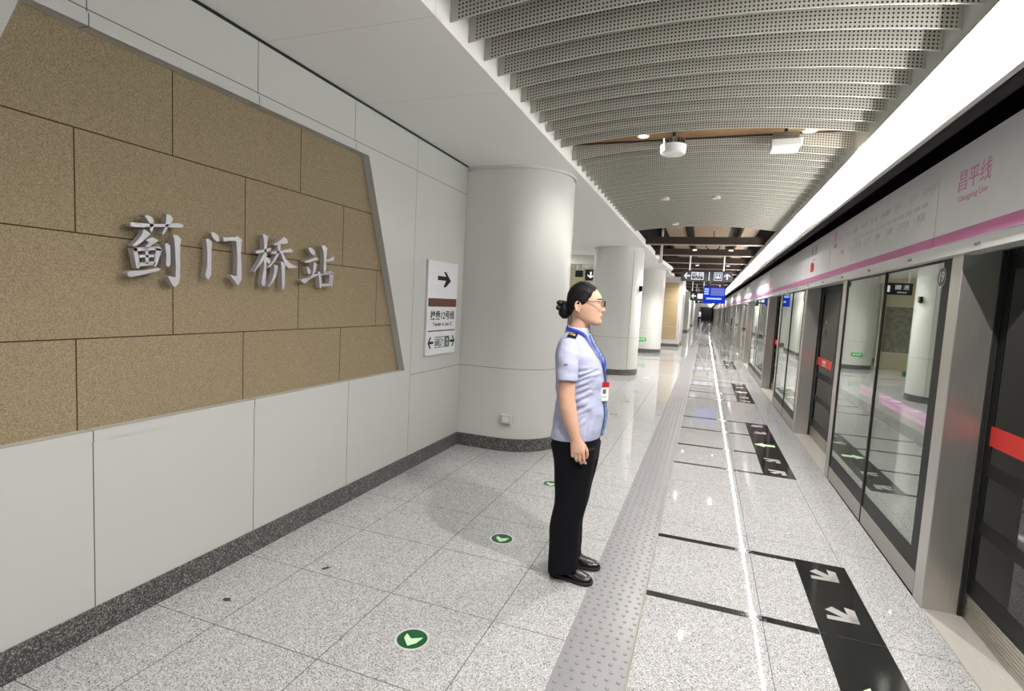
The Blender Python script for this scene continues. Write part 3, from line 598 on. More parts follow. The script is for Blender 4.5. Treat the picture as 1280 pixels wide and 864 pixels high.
# lit boards further away
tv = thing('display_screen', (.245, 20, 2.17), 'bright blue passenger information screen hung over the platform', 'screen')
MB().box(-.37, .37, 0, .1, -.29, .29).build('case', BLACK, tv); M = ON_FRONT((0, -.001, 0))
q = MB(); frect(q, M, -.36, .36, -.28, .28); q.build('picture', LIT_BLUE, tv)
q = MB(); frect(q, M, -.12, .33, -.02, .24, .001, .002); q.build('route_area', glow('lit screen lilac', (120, 130, 215), .8), tv)
q = MB()
for v in (.2, .12, .04): frect(q, M, -.33, -.18, v - .03, v + .02, .001, .002)
frect(q, M, -.25, .25, -.16, -.1, .001, .002); q.build('caption', LIT_CYAN, tv)
for x in (-.22, .25): MB().box(x - .05, x + .05, .03, .07, .28, 1.1).build('bracket', DARKBROWN, tv)
def far_sign(x, y, z, w_, h_, label, bits):
    o = thing('hanging_sign', (x, y, z), label, 'sign'); MB().box(-w_ / 2, w_ / 2, 0, .1, -h_ / 2, h_ / 2).build('case', NAVY, o)
    M = ON_FRONT((0, -.001, 0)); q = MB()
    for kind, u, s in bits:
        if kind == 'b': frect(q, M, u - s, u + s, -h_ * .28, h_ * .28)
        else: flat(q, M, arrow_pts(u, 0, s, {'l': PI, 'u': PI / 2, 'd': -PI / 2, 'r': 0}[kind], .26))
    q.build('symbols', LIT, o)
    for s in (-1, 1): MB().tube([(s * w_ * .38, .05, h_ / 2), (s * w_ * .38, .05, 3.6 - z if x > -1.2 else 2.97 - z)], .02, 6).build('hanger_rod', ALU, o)
    return o
far_sign(-.38, 25, 2.24, .62, .40, 'black sign with pale map patch left of the blue screen', [('l', -.16, .2), ('b', .12, .12)])
far_sign(.05, 30, 2.28, 1.5, .32, 'small black sign with left arrow below the blue screen', [('l', -.55, .2), ('b', -.2, .13), ('b', .2, .15), ('b', .55, .1)])
far_sign(.05, 38, 2.27, 1.5, .32, 'tiny black sign furthest along the platform', [('l', -.5, .2), ('b', -.1, .2), ('b', .4, .2)])
far_sign(-3.37, 16, 2.50, .30, .33, 'black hall sign with white down arrow behind the uniformed woman', [('d', .02, .2)])
o = far_sign(-3.76, 16.2, 2.54, .24, .2, 'small blank black sign left of the down arrow sign in the hall', [])
o = far_sign(-2.14, 16.4, 2.42, .62, .3, 'black hall sign with white characters hidden behind the second column', [('b', .24, .05)])
text('characters', '东 侧', .14, LIT, o, ON_FRONT((-.08, -.001, .03)), .3); text('latin', 'East Side', .05, LIT, o, ON_FRONT((-.08, -.001, -.09)), .2)

# glowing panels added out of view to brighten the hall and far platform
for i, (x, y) in enumerate(((-5.5, 7.6), (-4.2, 11.), (-4.2, 14.0), (-5.6, 18.), (-6.8, 12.), (-6.8, 17.), (-2.2, 29.), (-3., 36.), (-3., 50.), (-3., 69.), (-3., 86.))):
    o = thing('added_hall_panel', (x, y, 2.945), f'added square glowing panel lighting the hall, {nth(i)} along the hall behind the columns', 'added light', 'added hall light panels behind the columns')
    MB().box(-.42, .42, -.42, .42, .0, .014).build('frame', P_TRIM, o); MB().box(-.38, .38, -.38, .38, -.006, .001).build('diffuser', HALL_FILL, o)

# barrier posts and tape
def post(x, y, label):
    o = thing('barrier_post', (x, y, 0), label, 'barrier post')
    MB().cyl((0, 0), .16, 0, .025, 28, .13).build('base', CHROME, o, smooth=True, angle=30); MB().cyl((0, 0), .033, .025, .93, 16).build('pole', STEEL, o, smooth=True, angle=30); MB().cyl((0, 0), .045, .93, 1.02, 16).build('head', ALU, o, smooth=True, angle=30)
    return o
post(.24, 27, 'steel barrier post with white tape standing near the platform doors')
post(-.3, 40, 'steel barrier post beside the distant person')
tp = MB(); pth = [(.195 - .55 * i / 10, 27 - 1.5 * i / 10, .96 - .955 * i / 10 + .0 * math.sin(PI * i / 10)) for i in range(11)]
for i in range(10):
    a, c_ = Vector(pth[i]), Vector(pth[i + 1]); tp.prism([a, c_, c_ + Vector((0, 0, .05)), a + Vector((0, 0, .05))], (0, 0, 0), (.003, .008, 0))
tag(tp.build('barrier_tape', WHITE), 'white barrier tape slanting down from the steel post', 'barrier tape')

# direction sign on the left wall
ws = thing('wall_sign', (-2.43, 4.645, 1.477), 'white wall direction sign with black arrow and brown band', 'sign')
MB().box(-.01, .012, -.305, .305, -.45, .45).build('board', plain('white sign board', (212, 213, 217), .4), ws, bevel=.004); M = ON_LEFT((.012, 0, 0))
q = MB(); flat(q, M, [(-.12, -.02 + .29), (.05, .29 - .02), (.0, .205), (.045, .205), (.155, .27), (.045, .355), (.0, .355), (.05, .31), (-.12, .31)]); q.build('arrow', BLACK, ws)
q = MB(); frect(q, M, -.29, .295, .015, .095); q.build('band', BROWN, ws)
text('caption', '换乘12号线', .09, BLACK, ws, ON_LEFT((.012, .01, -.075)), .50, bold=.002); text('caption_latin', 'Transfer to Line 12', .05, BLACK, ws, ON_LEFT((.012, .01, -.155)), .40, bold=.001)
q = MB(); frect(q, M, -.28, .29, -.223, -.213); q.build('rule', BLACK, ws)
q = MB(); flat(q, M, arrow_pts(-.22, -.33, .11, PI, .22)); q.build('left_arrow', BLACK, ws); q = MB(); flat(q, M, arrow_pts(.235, -.33, .11, 0, .22)); q.build('right_arrow', BLACK, ws)
q = MB()
for u in (-.088, .017): outline_box(q, M, u - .047, u + .047, -.385, -.275, .006)
for u in (-.108, -.068): frect(q, M, u - .009, u + .009, -.365, -.315); flat(q, M, [(u + .008 * math.cos(2 * PI * k / 10), -.303 + .008 * math.sin(2 * PI * k / 10)) for k in range(10)])
frect(q, M, -.0895, -.0865, -.37, -.29)
for u, v in ((-.008, -.36), (.012, -.34), (.032, -.32)): frect(q, M, u - .012, u + .012, v - .006, v + .006)
flat(q, M, arrow_pts(.005, -.305, .03, PI / 4, .2)); q.build('icons', BLACK, ws)
q = MB(); frect(q, M, .076, .166, -.385, -.275); q.build('exit_icon', GREEN, ws); q = MB(); frect(q, M, .110, .130, -.37, -.295, .001, .002); q.build('exit_doorway', WHITE, ws); q = MB(); frect(q, M, .105, .137, -.335, -.325, .002, .003); q.build('exit_bar', GREEN, ws)

# raised station name, one thing per character
for key, ch, first in (('ji', 'first and largest', 'with grass crown strokes'), ('men', 'second', 'shaped like a gate'), ('qiao', 'third', 'of a tree beside a bridge'), ('zhan', 'fourth', 'over a little square')):
    st_ = GLYPHS[key]; ys = [p[0] for s in st_ for p in s]; zs = [p[1] for s in st_ for p in s]; cy, cz = sum(ys) / len(ys), sum(zs) / len(zs)
    q = MB()
    for s in st_: q.prism([(0, y - cy, z - cz) for y, z in s], (.022, 0, 0), (.055, 0, 0))
    o = q.build('raised_character', LETTER); o.location = (-2.48, cy, cz)
    tag(o, f'silver raised character {ch}, {first} of four on the tan stone', 'lettering', 'station name characters')

# ------------------------------------------------------------------ floor things
tac = MB(); tac.box(-.498, -.198, YN, 90, -.02, .004); tp_ = tac.build('tactile_paving', TACT)
tag(tp_, 'long grey studded tactile strip running along the platform floor', 'tactile paving')
s = MB()
for iy in range(int(8.5 / .05)):
    y = 1.55 + .05 * iy
    for ix in range(6):
        x = -.473 + .05 * ix + .012 * (iy % 2); rs = []
        for r, z in ((.0095, .004), (.008, .0068), (.0035, .0078)): rs.append([(x + r * math.cos(2 * PI * k / 8), y + r * math.sin(2 * PI * k / 8), z) for k in range(8)])
        s.rings(rs)
o = s.build('studs', TACT, tp_, smooth=True); o['kind'] = 'stuff'
q = MB(); q.box(-.2, -.188, YN, 90, 0, .003); q.build('edge_strip', plain('metal edge strip', (128, 124, 112), .4), tp_)

def marker(y, label):
    o = thing('exit_marker', (-1.155, y, 0), label, 'floor marker', 'round green exit markers in the floor')
    MB().ring((0, 0), .070, .080, 0, .003).build('ring', ALU, o); MB().cyl((0, 0), .0695, 0, .002, 36).build('disc', GREEN, o)
    MB().prism([(-.038, -.008, .002), (-.042, .026, .002), (-.005, 0, .002), (.042, .028, .002), (.032, -.02, .002), (.005, -.051, .002)], (0, 0, 0), (0, 0, .001)).build('arrow', GLOWPAINT, o)
    return o
mk = marker(2.05, 'round green floor exit marker nearest the camera')
for i, y in enumerate([3.2, 4.4, 5.55, 6.65, 7.75, 8.93, 10.15, 11.25, 12.35]):
    copy_tree(mk, (-1.155, y, 0), f'round green floor exit marker, {nth(i + 1)} from the camera')
for x, y, lab, pts in ((-2.16, 1.937, 'dark torn scrap lying on the floor near the skirting', [(-.02, -.01), (.005, -.016), (.022, .002), (.01, .008), (.002, .02), (-.006, .008), (-.024, .004)]),
                       (-1.93, 2.404, 'dark curled scrap lying on the floor further along the wall', [(-.012, -.025), (.006, -.022), (.014, 0), (.022, .022), (.008, .008), (-.004, .024), (-.002, .002), (-.012, -.008)])):
    q = MB(); q.prism([(a, b_, 0.0005 + .003 * (i % 2)) for i, (a, b_) in enumerate(pts)], (0, 0, 0), (0, 0, .0012)); o = q.build('scrap', plain('dark scrap ' + lab[:12], (58, 54, 50), .8)); o.location = (x, y, 0); tag(o, lab, 'scrap')

DOORS = [2.47, 6.98, 11.46, 17.3, 21.8, 26.3, 30.8, 36.7, 41.2, 45.7, 50.2, 56.1, 60.6, 65.1, 69.6, 75.5, 80.0, 84.5, 89.0]
M_ARROW = plain('engraved pale grey', (150, 149, 146), .5)
def boarding(c, label):
    o = thing('boarding_mark', (.81, c, 0), label, 'floor marking', 'black boarding marks in front of the doors')
    for y0, y1 in ((-1.32, -.475), (-.475, .475), (.475, 1.32)): MB().box(-.145, .145, y0 + .0015, y1 - .0015, -.01, .0012).build('slab', G_BLACK, o)
    for y in (-1.29, -.475, .475, 1.29): MB().box(-1.0, -.147, y - .027, y + .027, -.01, .0010).build('line', G_BLACK, o)
    strokes = [[(-.075, .02), (-.035, .065), (.072, -.03), (.05, -.065)], [(.028, .085), (.075, .07), (.07, -.065), (.030, -.03)], [(-.081, -.075), (-.078, -.035), (.03, -.03), (.07, -.065)]]
    for y, f in ((1.15, 1), (.70, 1), (-.70, -1), (-1.15, -1)):
        q = MB(); [q.prism([(a, y + f * b_, .0012) for a, b_ in (st4 if f > 0 else st4[::-1])], (0, 0, 0), (0, 0, .0008)) for st4 in strokes]; q.build('arrow', M_ARROW, o)
    q = MB(); q.prism([(-.13, 0, .0012), (-.02, .1, .0012), (-.02, .045, .0012), (.10, .045, .0012), (.10, -.045, .0012), (-.02, -.045, .0012), (-.02, -.1, .0012)], (0, 0, 0), (0, 0, .0008)); q.build('exit_arrow', GLOWPAINT, o)
    return o
bm0 = boarding(DOORS[0], 'black floor boarding mark with arrows at the nearest platform doorway')
for i, c in enumerate(DOORS[1:]): copy_tree(bm0, (.81, c, 0), f'black floor boarding mark at the {nth(i + 1)} doorway from the camera')
# ------------------------------------------------------------------ platform screen doors
def leaf(c, side, label):
    """sliding leaf; side +1 is the half further from the camera"""
    o = thing('sliding_door', (1.446, c, 0), label, 'platform door', 'sliding platform door leaves')
    def yy(a, b_): return (a, b_) if side > 0 else (-b_, -a)
    a, b_ = yy(.004, .975)
    MB().box(-.006, .006, a, b_, .14, 1.985).build('pane', GLASS_D, o)
    q = MB(); q.box(-.014, .014, a, b_, .005, .145)
    for k in range(7): q.box(-.0165, -.0139, a, b_, .012 + .018 * k, .022 + .018 * k)
    q.build('kick_plate', STEEL_H, o)
    q = MB()
    for z0, z1 in ((.146, .25), (1.87, 1.985)): q.box(-.0075, -.0062, a, b_, z0, z1)
    e0, e1 = yy(.905, .975); q.box(-.0075, -.0062, e0, e1, .25, 1.87); e0, e1 = yy(.004, .035); q.box(-.0075, -.0062, e0, e1, .25, 1.87); q.build('frit_border', FRIT, o)
    for z0, z1 in ((.80, .87), (.495, .565)):
        q = MB(); u0, u1 = yy(.02, .93); q.box(-.0085, -.0064, u0, u1, z0, z1); q.build('black_band', BLACK, o)
    u0, u1 = yy(.10, .925); q = MB(); q.box(-.0085, -.0064, u0, u1, .962, 1.065); q.build('red_label', RED, o)
    ym = (u0 + u1) / 2
    text('label_characters', '禁止倚靠', .042, WHITE, o, ON_SCREEN((-.0087, ym, 1.022)), .2); text('label_latin', 'No Leaning', .024, WHITE, o, ON_SCREEN((-.0087, ym, .985)), .16)
    s0 = side * .62
    q = MB(); q.prism([(-.0075, s0 - .045, 1.50), (-.0075, s0 + .045, 1.50), (-.0075, s0, 1.575)], (0, 0, 0), (.0012, 0, 0)); q.build('warning_triangle', plain('yellow warning sticker', (176, 150, 44), .4) if 'yellow warning sticker' not in MATS else MATS['yellow warning sticker'], o)
    q = MB(); q.prism([(-.0075, s0 + .035 * math.cos(2 * PI * k / 20), 1.38 + .045 * math.sin(2 * PI * k / 20)) for k in range(20)], (0, 0, 0), (.0012, 0, 0)); q.build('round_sticker', BLACK, o)
    return o
def door_post(y0, label, far):
    o = thing('door_post', (1.35, y0, 0), label, 'door post', 'stainless posts beside the platform doorways')
    MB().box(-.10, .10, 0, .13, 0, 1.975).build('casing', STEEL, o, bevel=.004)
    s0 = -.012 if far else .13
    MB().box(.062, .082, s0, s0 + .012, .005, 1.97).build('edge_seal', RUBBER, o)
    return o
def fixed_pane(y0, y1, label, border, plate=None):
    o = thing('fixed_screen', (1.268, y0, 0), label, 'glass screen', 'fixed glass screens between the platform doorways'); L = y1 - y0
    MB().box(-.006, .006, .012, L - .012, .135, 1.965).build('pane', GLASS, o)
    MB().box(-.012, .010, .006, L - .006, .006, .136).build('kick_plate', STEEL_H, o)
    q = MB(); q.box(-.0078, -.0062, .012, L - .012, .136, .25); q.box(-.0078, -.0062, .012, L - .012, 1.93, 1.965)
    w0, w1 = border; q.box(-.0078, -.0062, .012, w0, .25, 1.93); q.box(-.0078, -.0062, L - w1, L - .012, .25, 1.93); q.build('frit_border', FRIT, o)
    q = MB(); 
    for u0 in (-.002, L - .014):
        MB().box(-.0135, .02, u0, u0 + .016, .0, 1.97).build('gasket', RUBBER, o)
    q = MB()
    if plate:
        q = MB(); M = ON_SCREEN((-.0064, w0 + .02, 1.845)); n = 28
        q.prism([M @ Vector((.06 * math.cos(2 * PI * k / n), .06 * math.sin(2 * PI * k / n), 0)) for k in range(n)], (0, 0, 0), (-.001, 0, 0)); q.build('number_disc', plain('dark number disc', (52, 54, 54), .3), o)
        q = MB()
        for k in range(n):
            a0, a1 = 2 * PI * k / n, 2 * PI * (k + 1) / n
            flat(q, M, [(r * math.cos(a), r * math.sin(a)) for r, a in ((.054, a0), (.059, a0), (.059, a1), (.054, a1))], .001, .0016)
        q.build('number_ring', PALE_TXT, o); text('number', plate, .085, PALE_TXT, o, M @ Matrix.Translation((0, 0, .001)), bold=.002)
    return o
hd = thing('door_header', (1.2, 0, 1.945), 'long silver grey beam over the platform doors', 'door header')
MB().box(.0125, .10, YN, YF, .0, .066).build('lip', ALU, hd); MB().box(.0135, .52, YN, YF, .04, .545).build('core', SOOT, hd); MB().box(.10, .52, YN, YF, .03, .05).build('underside', STEEL, hd)
for i in range(24):
    y = 2.3 + .9 * i; MB().tube([(.0105, y - .02, .03), (.0105, y + .02, .03)], .008, 10).build('latch_cover', GREY_TXT, hd)
hd_leds = MB()
for i, c in enumerate(DOORS[:7]):
    MB().box(.14, .165, c + .66, c + .71, .018, .03).build('indicator', LIT_LED, hd)

D0 = {}
for i, c in enumerate(DOORS):
    pl = 'nearest doorway' if i == 0 else f'{nth(i)} doorway from the camera'
    gp = lambda s: s
    if i == 0:
        D0['f'] = leaf(c, 1, 'dark glass sliding door leaf with red label, far half of the nearest doorway'); D0['n'] = leaf(c, -1, 'dark glass sliding door leaf with red label, near half of the nearest doorway')
        D0['pf'] = door_post(c + .975, 'wide stainless steel post at the far side of the nearest doorway', True); D0['pn'] = door_post(c - 1.105, 'wide stainless steel post at the near side of the nearest doorway', False)
        sill = thing('threshold', (1.33, c, 0), 'pale metal threshold plate under the nearest doorway', 'threshold', 'threshold plates under the platform doorways')
        MB().box(-.078, .32, -.975, .975, -.05, .003).build('plate', SILL, sill)
        q = MB()
        for k in range(3): q.box(.02 + .02 * k, .026 + .02 * k, -.97, .97, .003, .005)
        q.build('grip_rib', SILL, sill); D0['s'] = sill
    else:
        copy_tree(D0['f'], (1.446, c, 0), f'dark sliding door leaf with red label, far half of the {pl}'); copy_tree(D0['n'], (1.446, c, 0), f'dark sliding door leaf with red label, near half of the {pl}')
        copy_tree(D0['pf'], (1.35, c + .975, 0), f'stainless steel post at the far side of the {pl}'); copy_tree(D0['pn'], (1.35, c - 1.105, 0), f'stainless steel post at the near side of the {pl}')
        copy_tree(D0['s'], (1.33, c, 0), f'pale metal threshold plate under the {pl}')
for i in range(len(DOORS) - 1):
    a, b_ = DOORS[i] + 1.105, DOORS[i + 1] - 1.105; m_ = (a + b_) / 2
    e = '' if i == 0 else f' {nth(i)}'
    where = 'just past the nearest doorway' if i == 0 else f'past the {nth(i)} doorway from the camera'
    if i < 3:
        fixed_pane(a, m_, f'fixed glass screen, nearer pane of the pair {where}', (.13, .03), str(19 - i)); fixed_pane(m_, b_, f'fixed glass screen, farther pane of the pair {where}', (.03, .05))
    else:
        o1 = thing('fixed_screen', (1.268, a, 0), f'long fixed glass screen {where}', 'glass screen', 'fixed glass screens between the platform doorways'); L = b_ - a
        MB().box(-.006, .006, 0, L, .135, 1.965).build('pane', GLASS, o1); MB().box(-.012, .01, 0, L, .0, .136).build('kick_plate', STEEL_H, o1)
        MB().box(-.009, .012, L / 2 - .015, L / 2 + .015, 0, 1.965).build('gasket', RUBBER, o1)
# fascia panels over the doors
STN = '昌平西山口,十三陵景区,昌平,昌平东关,北邵洼,南邵,沙河高教园,沙河,巩华城,朱辛庄,生命科学园,西二旗,清河站,朱房北,六道口,学院桥,西土城,蓟门桥'.split(',')
def fascia(y0, y1, kind, label):
    o = thing('fascia_panel', (1.2, y0, 2.01), label, 'fascia panel', 'white fascia panels over the platform doors'); L = y1 - y0
    MB().box(-.006, .0115, .003, L - .003, .0, .49).build('sheet', FASCIA, o); MB().box(-.0075, -.0058, .003, L - .003, .0, .056).build('colour_band', PINK, o)
    X = -.0062
    if kind == 'line':
        text('line_name', '昌平线', .115, PINK_TXT, o, ON_SCREEN((X, L - .42, .30)), .34); text('line_name_latin', 'Changping Line', .045, PINK_TXT, o, ON_SCREEN((X, L - .42, .217)), .31)
    elif kind == 'map':
        q = MB(); n = 18; u0, u1 = .13, L - .25
        for k in range(n - 1): q.box(X - .001, X, u0 + (u1 - u0) * (k + .12) / (n - 1), u0 + (u1 - u0) * (k + .80) / (n - 1), .262, .286)
        q.build('route_line', PALE_TXT, o)
        for k, s in enumerate(STN):
            u = u0 + (u1 - u0) * k / (n - 1); up = k % 2 == 0
            if k < n - 1:
                text('station_name', s, .052, PALE_TXT, o, ON_SCREEN((X, u, .355 if up else .205)), min(.2, .052 * len(s))); q = MB(); q.box(X - .001, X, u - .05, u + .05, (.318 if up else .168), (.323 if up else .173)); q.build('station_underline', PALE_TXT, o)
        q = MB(); q.box(X - .001, X, L - .24, L - .14, .34, .45); q.build('here_marker', PINK_TXT, o); text('station_name', '蓟门桥', .05, GREY_TXT, o, ON_SCREEN((X, L - .2, .30)), .12)
    elif kind == 'name':
        text('station_name', '蓟门桥', .13, GREY_TXT, o, ON_SCREEN((X, .93, .365)), .36); text('station_name_latin', 'Jimenqiao', .05, PALE_TXT, o, ON_SCREEN((X, .93, .27)), .24)
        q = MB(); q.prism([(X, .86, .12), (X, 1.08, .12), (X, 1.08, .24), (X, .97, .24), (X, .86, .2)], (0, 0, 0), (-.001, 0, 0)); q.build('red_badge', RED, o)
    elif kind == 'note':
        q = MB(); q.box(X - .001, X, L * .2, L * .72, .30, .312); q.build('rule', PALE_TXT, o); text('next_stop', '往 昌平西山口', .06, PALE_TXT, o, ON_SCREEN((X, L * .45, .345)), .5)
    return o
fascia(1.95, 3.70, 'line', 'white fascia panel with the pink line name over the nearest doorway'); fascia(-.8, 1.95, None, 'blank white fascia panel before the one with the pink line name')
fascia(3.70, 6.45, 'map', 'white fascia panel with the grey route map'); edge = 6.45
for i in range(1, len(DOORS)):
    e1 = DOORS[i] + 1.23
    fascia(edge, e1, 'name' if i < 6 else None, f'white fascia panel with station name over the {nth(i)} doorway from the camera')
    e2 = DOORS[i + 1] - .53 if i + 1 < len(DOORS) else YF - .2
    fascia(e1, e2, 'note' if i < 5 else None, f'white fascia panel just past the {nth(i)} doorway from the camera'); edge = e2
# pink band beyond the track, seen through the glass
tr = thing('trackside_band', (4.45, 0, -.75), 'long pink trackside band seen through the glass screens', 'rail cover')
MB().box(0, .08, 5, 40, .18, .42).build('cover', plain('pink band finish', (232, 96, 205), .5), tr); q = MB()
for k in range(18): q.box(.0, .1, 5.5 + 2 * k, 5.6 + 2 * k, -.46, .18)
q.build('brackets', BLACK, tr); MB().box(.0, .03, 5, 40, .28, .32).build('groove', BLACK, tr)

for i in range(7):  # hidden lamps added so the pink band shows through the glass
    y = 7.5 + 3.2 * i
    o = thing('added_track_lamp', (1.76, y, 2.38), f'added unseen lamp behind the door header, {nth(i)} from the camera', 'lamp', 'added unseen lamps behind the door header')
    MB().box(-.03, .04, -.12, .12, -.02, .05).build('housing', BLACK, o); MB().box(.041, .045, -.1, .1, -.01, .03).build('lens', LAMP_DIM, o)
    l = bpy.data.lights.new('lamp', 'SPOT'); l.energy = 1700; l.spot_size = math.radians(80); l.spot_blend = .5; l.shadow_soft_size = .04; l.color = (1, .95, .95)
    L = bpy.data.objects.new('lamp', l); COL.objects.link(L); L.location = (1.84, y, 2.36)
    L.rotation_euler = (Vector((2.6, 0, -2.8))).to_track_quat('-Z', 'Y').to_euler()
# ------------------------------------------------------------------ the woman in uniform
def skin_mat():
    m = bpy.data.materials.new('skin'); t = NT(m); vec, x, y, z = t.co()
    c = t.mix(t.noise(vec, 14, 3), rgb(198, 156, 132), rgb(212, 172, 150))
    t.bsdf(c, .5, 0, .35, None, Subsurface_Weight=.08); return m
SKIN = skin_mat(); LIPS = plain('lips', (160, 94, 86), .45)
def shirt_mat():
    m = bpy.data.materials.new('pale blue grey shirt cotton'); t = NT(m); vec, x, y, z = t.co()
    mp = t.n('ShaderNodeMapping'); t.t.links.new(vec, mp.inputs[0]); mp.inputs['Scale'].default_value = (7, 7, 13); mp.inputs['Rotation'].default_value = (0, .6, 0)
    f = t.noise(mp.outputs[0], 1., 2)
    wv = t.n('ShaderNodeTexNoise'); t.t.links.new(vec, wv.inputs['Vector']); wv.inputs['Scale'].default_value = 900
    t.bsdf(t.mix(wv.outputs['Fac'], rgb(166, 170, 199), rgb(182, 186, 212)), .8, 0, .2, t.bump(f, .55, .03)); return m
SHIRT = shirt_mat()
TROUS = plain('navy black trouser cloth', (10, 11, 18), .8, 0, .2, .2, 30.)
LEATHER = plain('black shoe leather', (16, 16, 17), .22, 0, .5); SOLE = plain('black shoe sole', (24, 24, 25), .55)
def hair_mat():
    m = bpy.data.materials.new('black hair'); t = NT(m); vec, x, y, z = t.co()
    mp = t.n('ShaderNodeMapping'); t.t.links.new(vec, mp.inputs[0]); mp.inputs['Scale'].default_value = (40, 260, 260); mp.inputs['Rotation'].default_value = (0, .5, 0)
    f = t.noise(mp.outputs[0], 1., 2); t.bsdf(t.mix(f, rgb(9, 8, 9), rgb(22, 20, 21)), .55, 0, .25, t.bump(f, .35, .004)); return m
HAIR = hair_mat()
def tie_mat():
    m = bpy.data.materials.new('blue and white scarf print'); t = NT(m); vec, x, y, z = t.co()
    t.bsdf(t.ramp(t.noise(vec, 75, 2), [(.42, rgb(48, 84, 150)), (.52, rgb(150, 178, 208)), (.6, rgb(70, 108, 166))]), .5); return m
TIE = tie_mat()
BLUE = plain('royal blue ribbon', (22, 44, 165), .5); GOLD = plain('gold braid', (206, 180, 110), .4); FRAME = plain('brown black spectacle frame', (44, 28, 24), .3)
EYEW = plain('eye white', (225, 222, 218), .2); IRIS = plain('dark iris', (36, 24, 20), .15)

def pl(tab, z):
    """piecewise-linear table lookup with smoothing"""
    if z <= tab[0][0]: return tab[0][1:]
    for a, b in zip(tab, tab[1:]):
        if z <= b[0]:
            f = (z - a[0]) / (b[0] - a[0]); return tuple(p + (q - p) * f for p, q in zip(a[1:], b[1:]))
    return tab[-1][1:]
def sring(xb, xf, hw, z, n=72, e=2.2, yc=0, tilt=0.):
    xc, a = (xb + xf) / 2, (xf - xb) / 2; out = []
    for k in range(n):
        t = 2 * PI * k / n; c, s = math.cos(t), math.sin(t)
        x = xc + a * math.copysign(abs(c) ** (2 / e), c); y = yc + hw * math.copysign(abs(s) ** (2 / e), s)
        out.append(Vector((x, y, z + tilt * (x - xc) / a)))
    return out
HEAD = [(1.466, .030, .062, .016), (1.474, -.010, .071, .034), (1.486, -.045, .0755, .046), (1.50, -.078, .0765, .053), (1.52, -.098, .0765, .059), (1.545, -.108, .075, .0645),
        (1.57, -.112, .0735, .0685), (1.60, -.114, .0735, .0705), (1.63, -.112, .0675, .0705), (1.655, -.104, .053, .066), (1.675, -.089, .032, .056), (1.690, -.068, .005, .040), (1.698, -.047, -.024, .014)]
NOSE = [(1.530, 0), (1.537, .001), (1.542, .006), (1.549, .020), (1.556, .0225), (1.564, .0185), (1.580, .010), (1.598, .0035), (1.612, 0.), (1.7, 0)]
def g(v, s): return math.exp(-(v / s) ** 2)
def face(p, xc, a):
    k = max(0., (p.x - xc) / a) ** 1.5
    y, z = p.y, p.z
    d = pl(NOSE, z)[0] * g(y, .0095 + .006 * g(z - 1.551, .009))
    d += .0075 * g(z - 1.5245, .0048) * g(y, .021) + .0070 * g(z - 1.5105, .0048) * g(y, .018) - .003 * g(z - 1.5175, .0022) * g(y, .022)
    d += .005 * g(z - 1.487, .012) * g(y, .02) - .0035 * g(z - 1.500, .005) * g(y, .02)
    for s in (-1, 1):
        d += -.0105 * g(y - s * .031, .016) * g(z - 1.592, .010) + .0035 * g(y - s * .03, .026) * g(z - 1.611, .007) + .004 * g(y - s * .040, .018) * g(z - 1.556, .016)
    p.x += d * k
def head_rings(n=110, lv=96):
    out = []
    for j in range(lv + 1):
        z = 1.466 + (1.698 - 1.466) * (j / lv)
        # average a few samples of the table so the outline is rounded
        q = [pl(HEAD, z + dz) for dz in (-.008, -.004, 0, .004, .008)]; xb, xf, hw = (sum(v[i] for v in q) / 5 for i in range(3))
        if j in (0, lv): xb, xf, hw = pl(HEAD, z)
        out.append((sring(xb, xf, hw, z, n, 2.15), (xb + xf) / 2, (xf - xb) / 2))
    return out
def remeshed(mb, name, mat, parent, vox, smooth=4, fac=.5):
    o = mb.build(name, mat, None)
    r = o.modifiers.new('r', 'REMESH'); r.mode = 'VOXEL'; r.voxel_size = vox; r.use_smooth_shade = True
    s = o.modifiers.new('s', 'SMOOTH'); s.iterations = smooth; s.factor = fac
    bpy.context.view_layer.update()
    me = bpy.data.meshes.new_from_object(o.evaluated_get(bpy.context.evaluated_depsgraph_get()))
    o.modifiers.clear(); o.data = me; me.polygons.foreach_set('use_smooth', [True] * len(me.polygons))
    o.parent = parent; return o

woman = thing('person', (-.62, 2.96, .002), 'person in pale uniform shirt and dark trousers standing in profile facing the platform doors', 'person')
B = MB()
hr = head_rings()
for r, xc, a in hr:
    for p in r: face(p, xc, a)
B.rings([r for r, _, _ in hr])
B.tube([(-.075, 0, 1.36), (-.058, 0, 1.42), (-.042, 0, 1.47), (-.030, 0, 1.53)], [.060, .050, .047, .046], 24)
def ear(s):
    c = Vector((-.044, s * .0735, 1.567))
    B.ball(c, .015, .006, .027, 14, 10)
    pth = [c + Vector((.016 * math.cos(t) * (1 if math.sin(t) > -.2 else .7), s * (.006 + .003 * math.cos(t + PI)), .030 * math.sin(t))) for t in [(-70 + 300 * i / 16) * PI / 180 for i in range(17)]]
    B.tube(pth, .0046, 8); B.ball(c + Vector((.004, s * .004, -.026)), .008, .005, .008, 10, 8); B.ball(c + Vector((.012, s * .004, -.004)), .005, .004, .008, 10, 8)
ear(-1); ear(1)
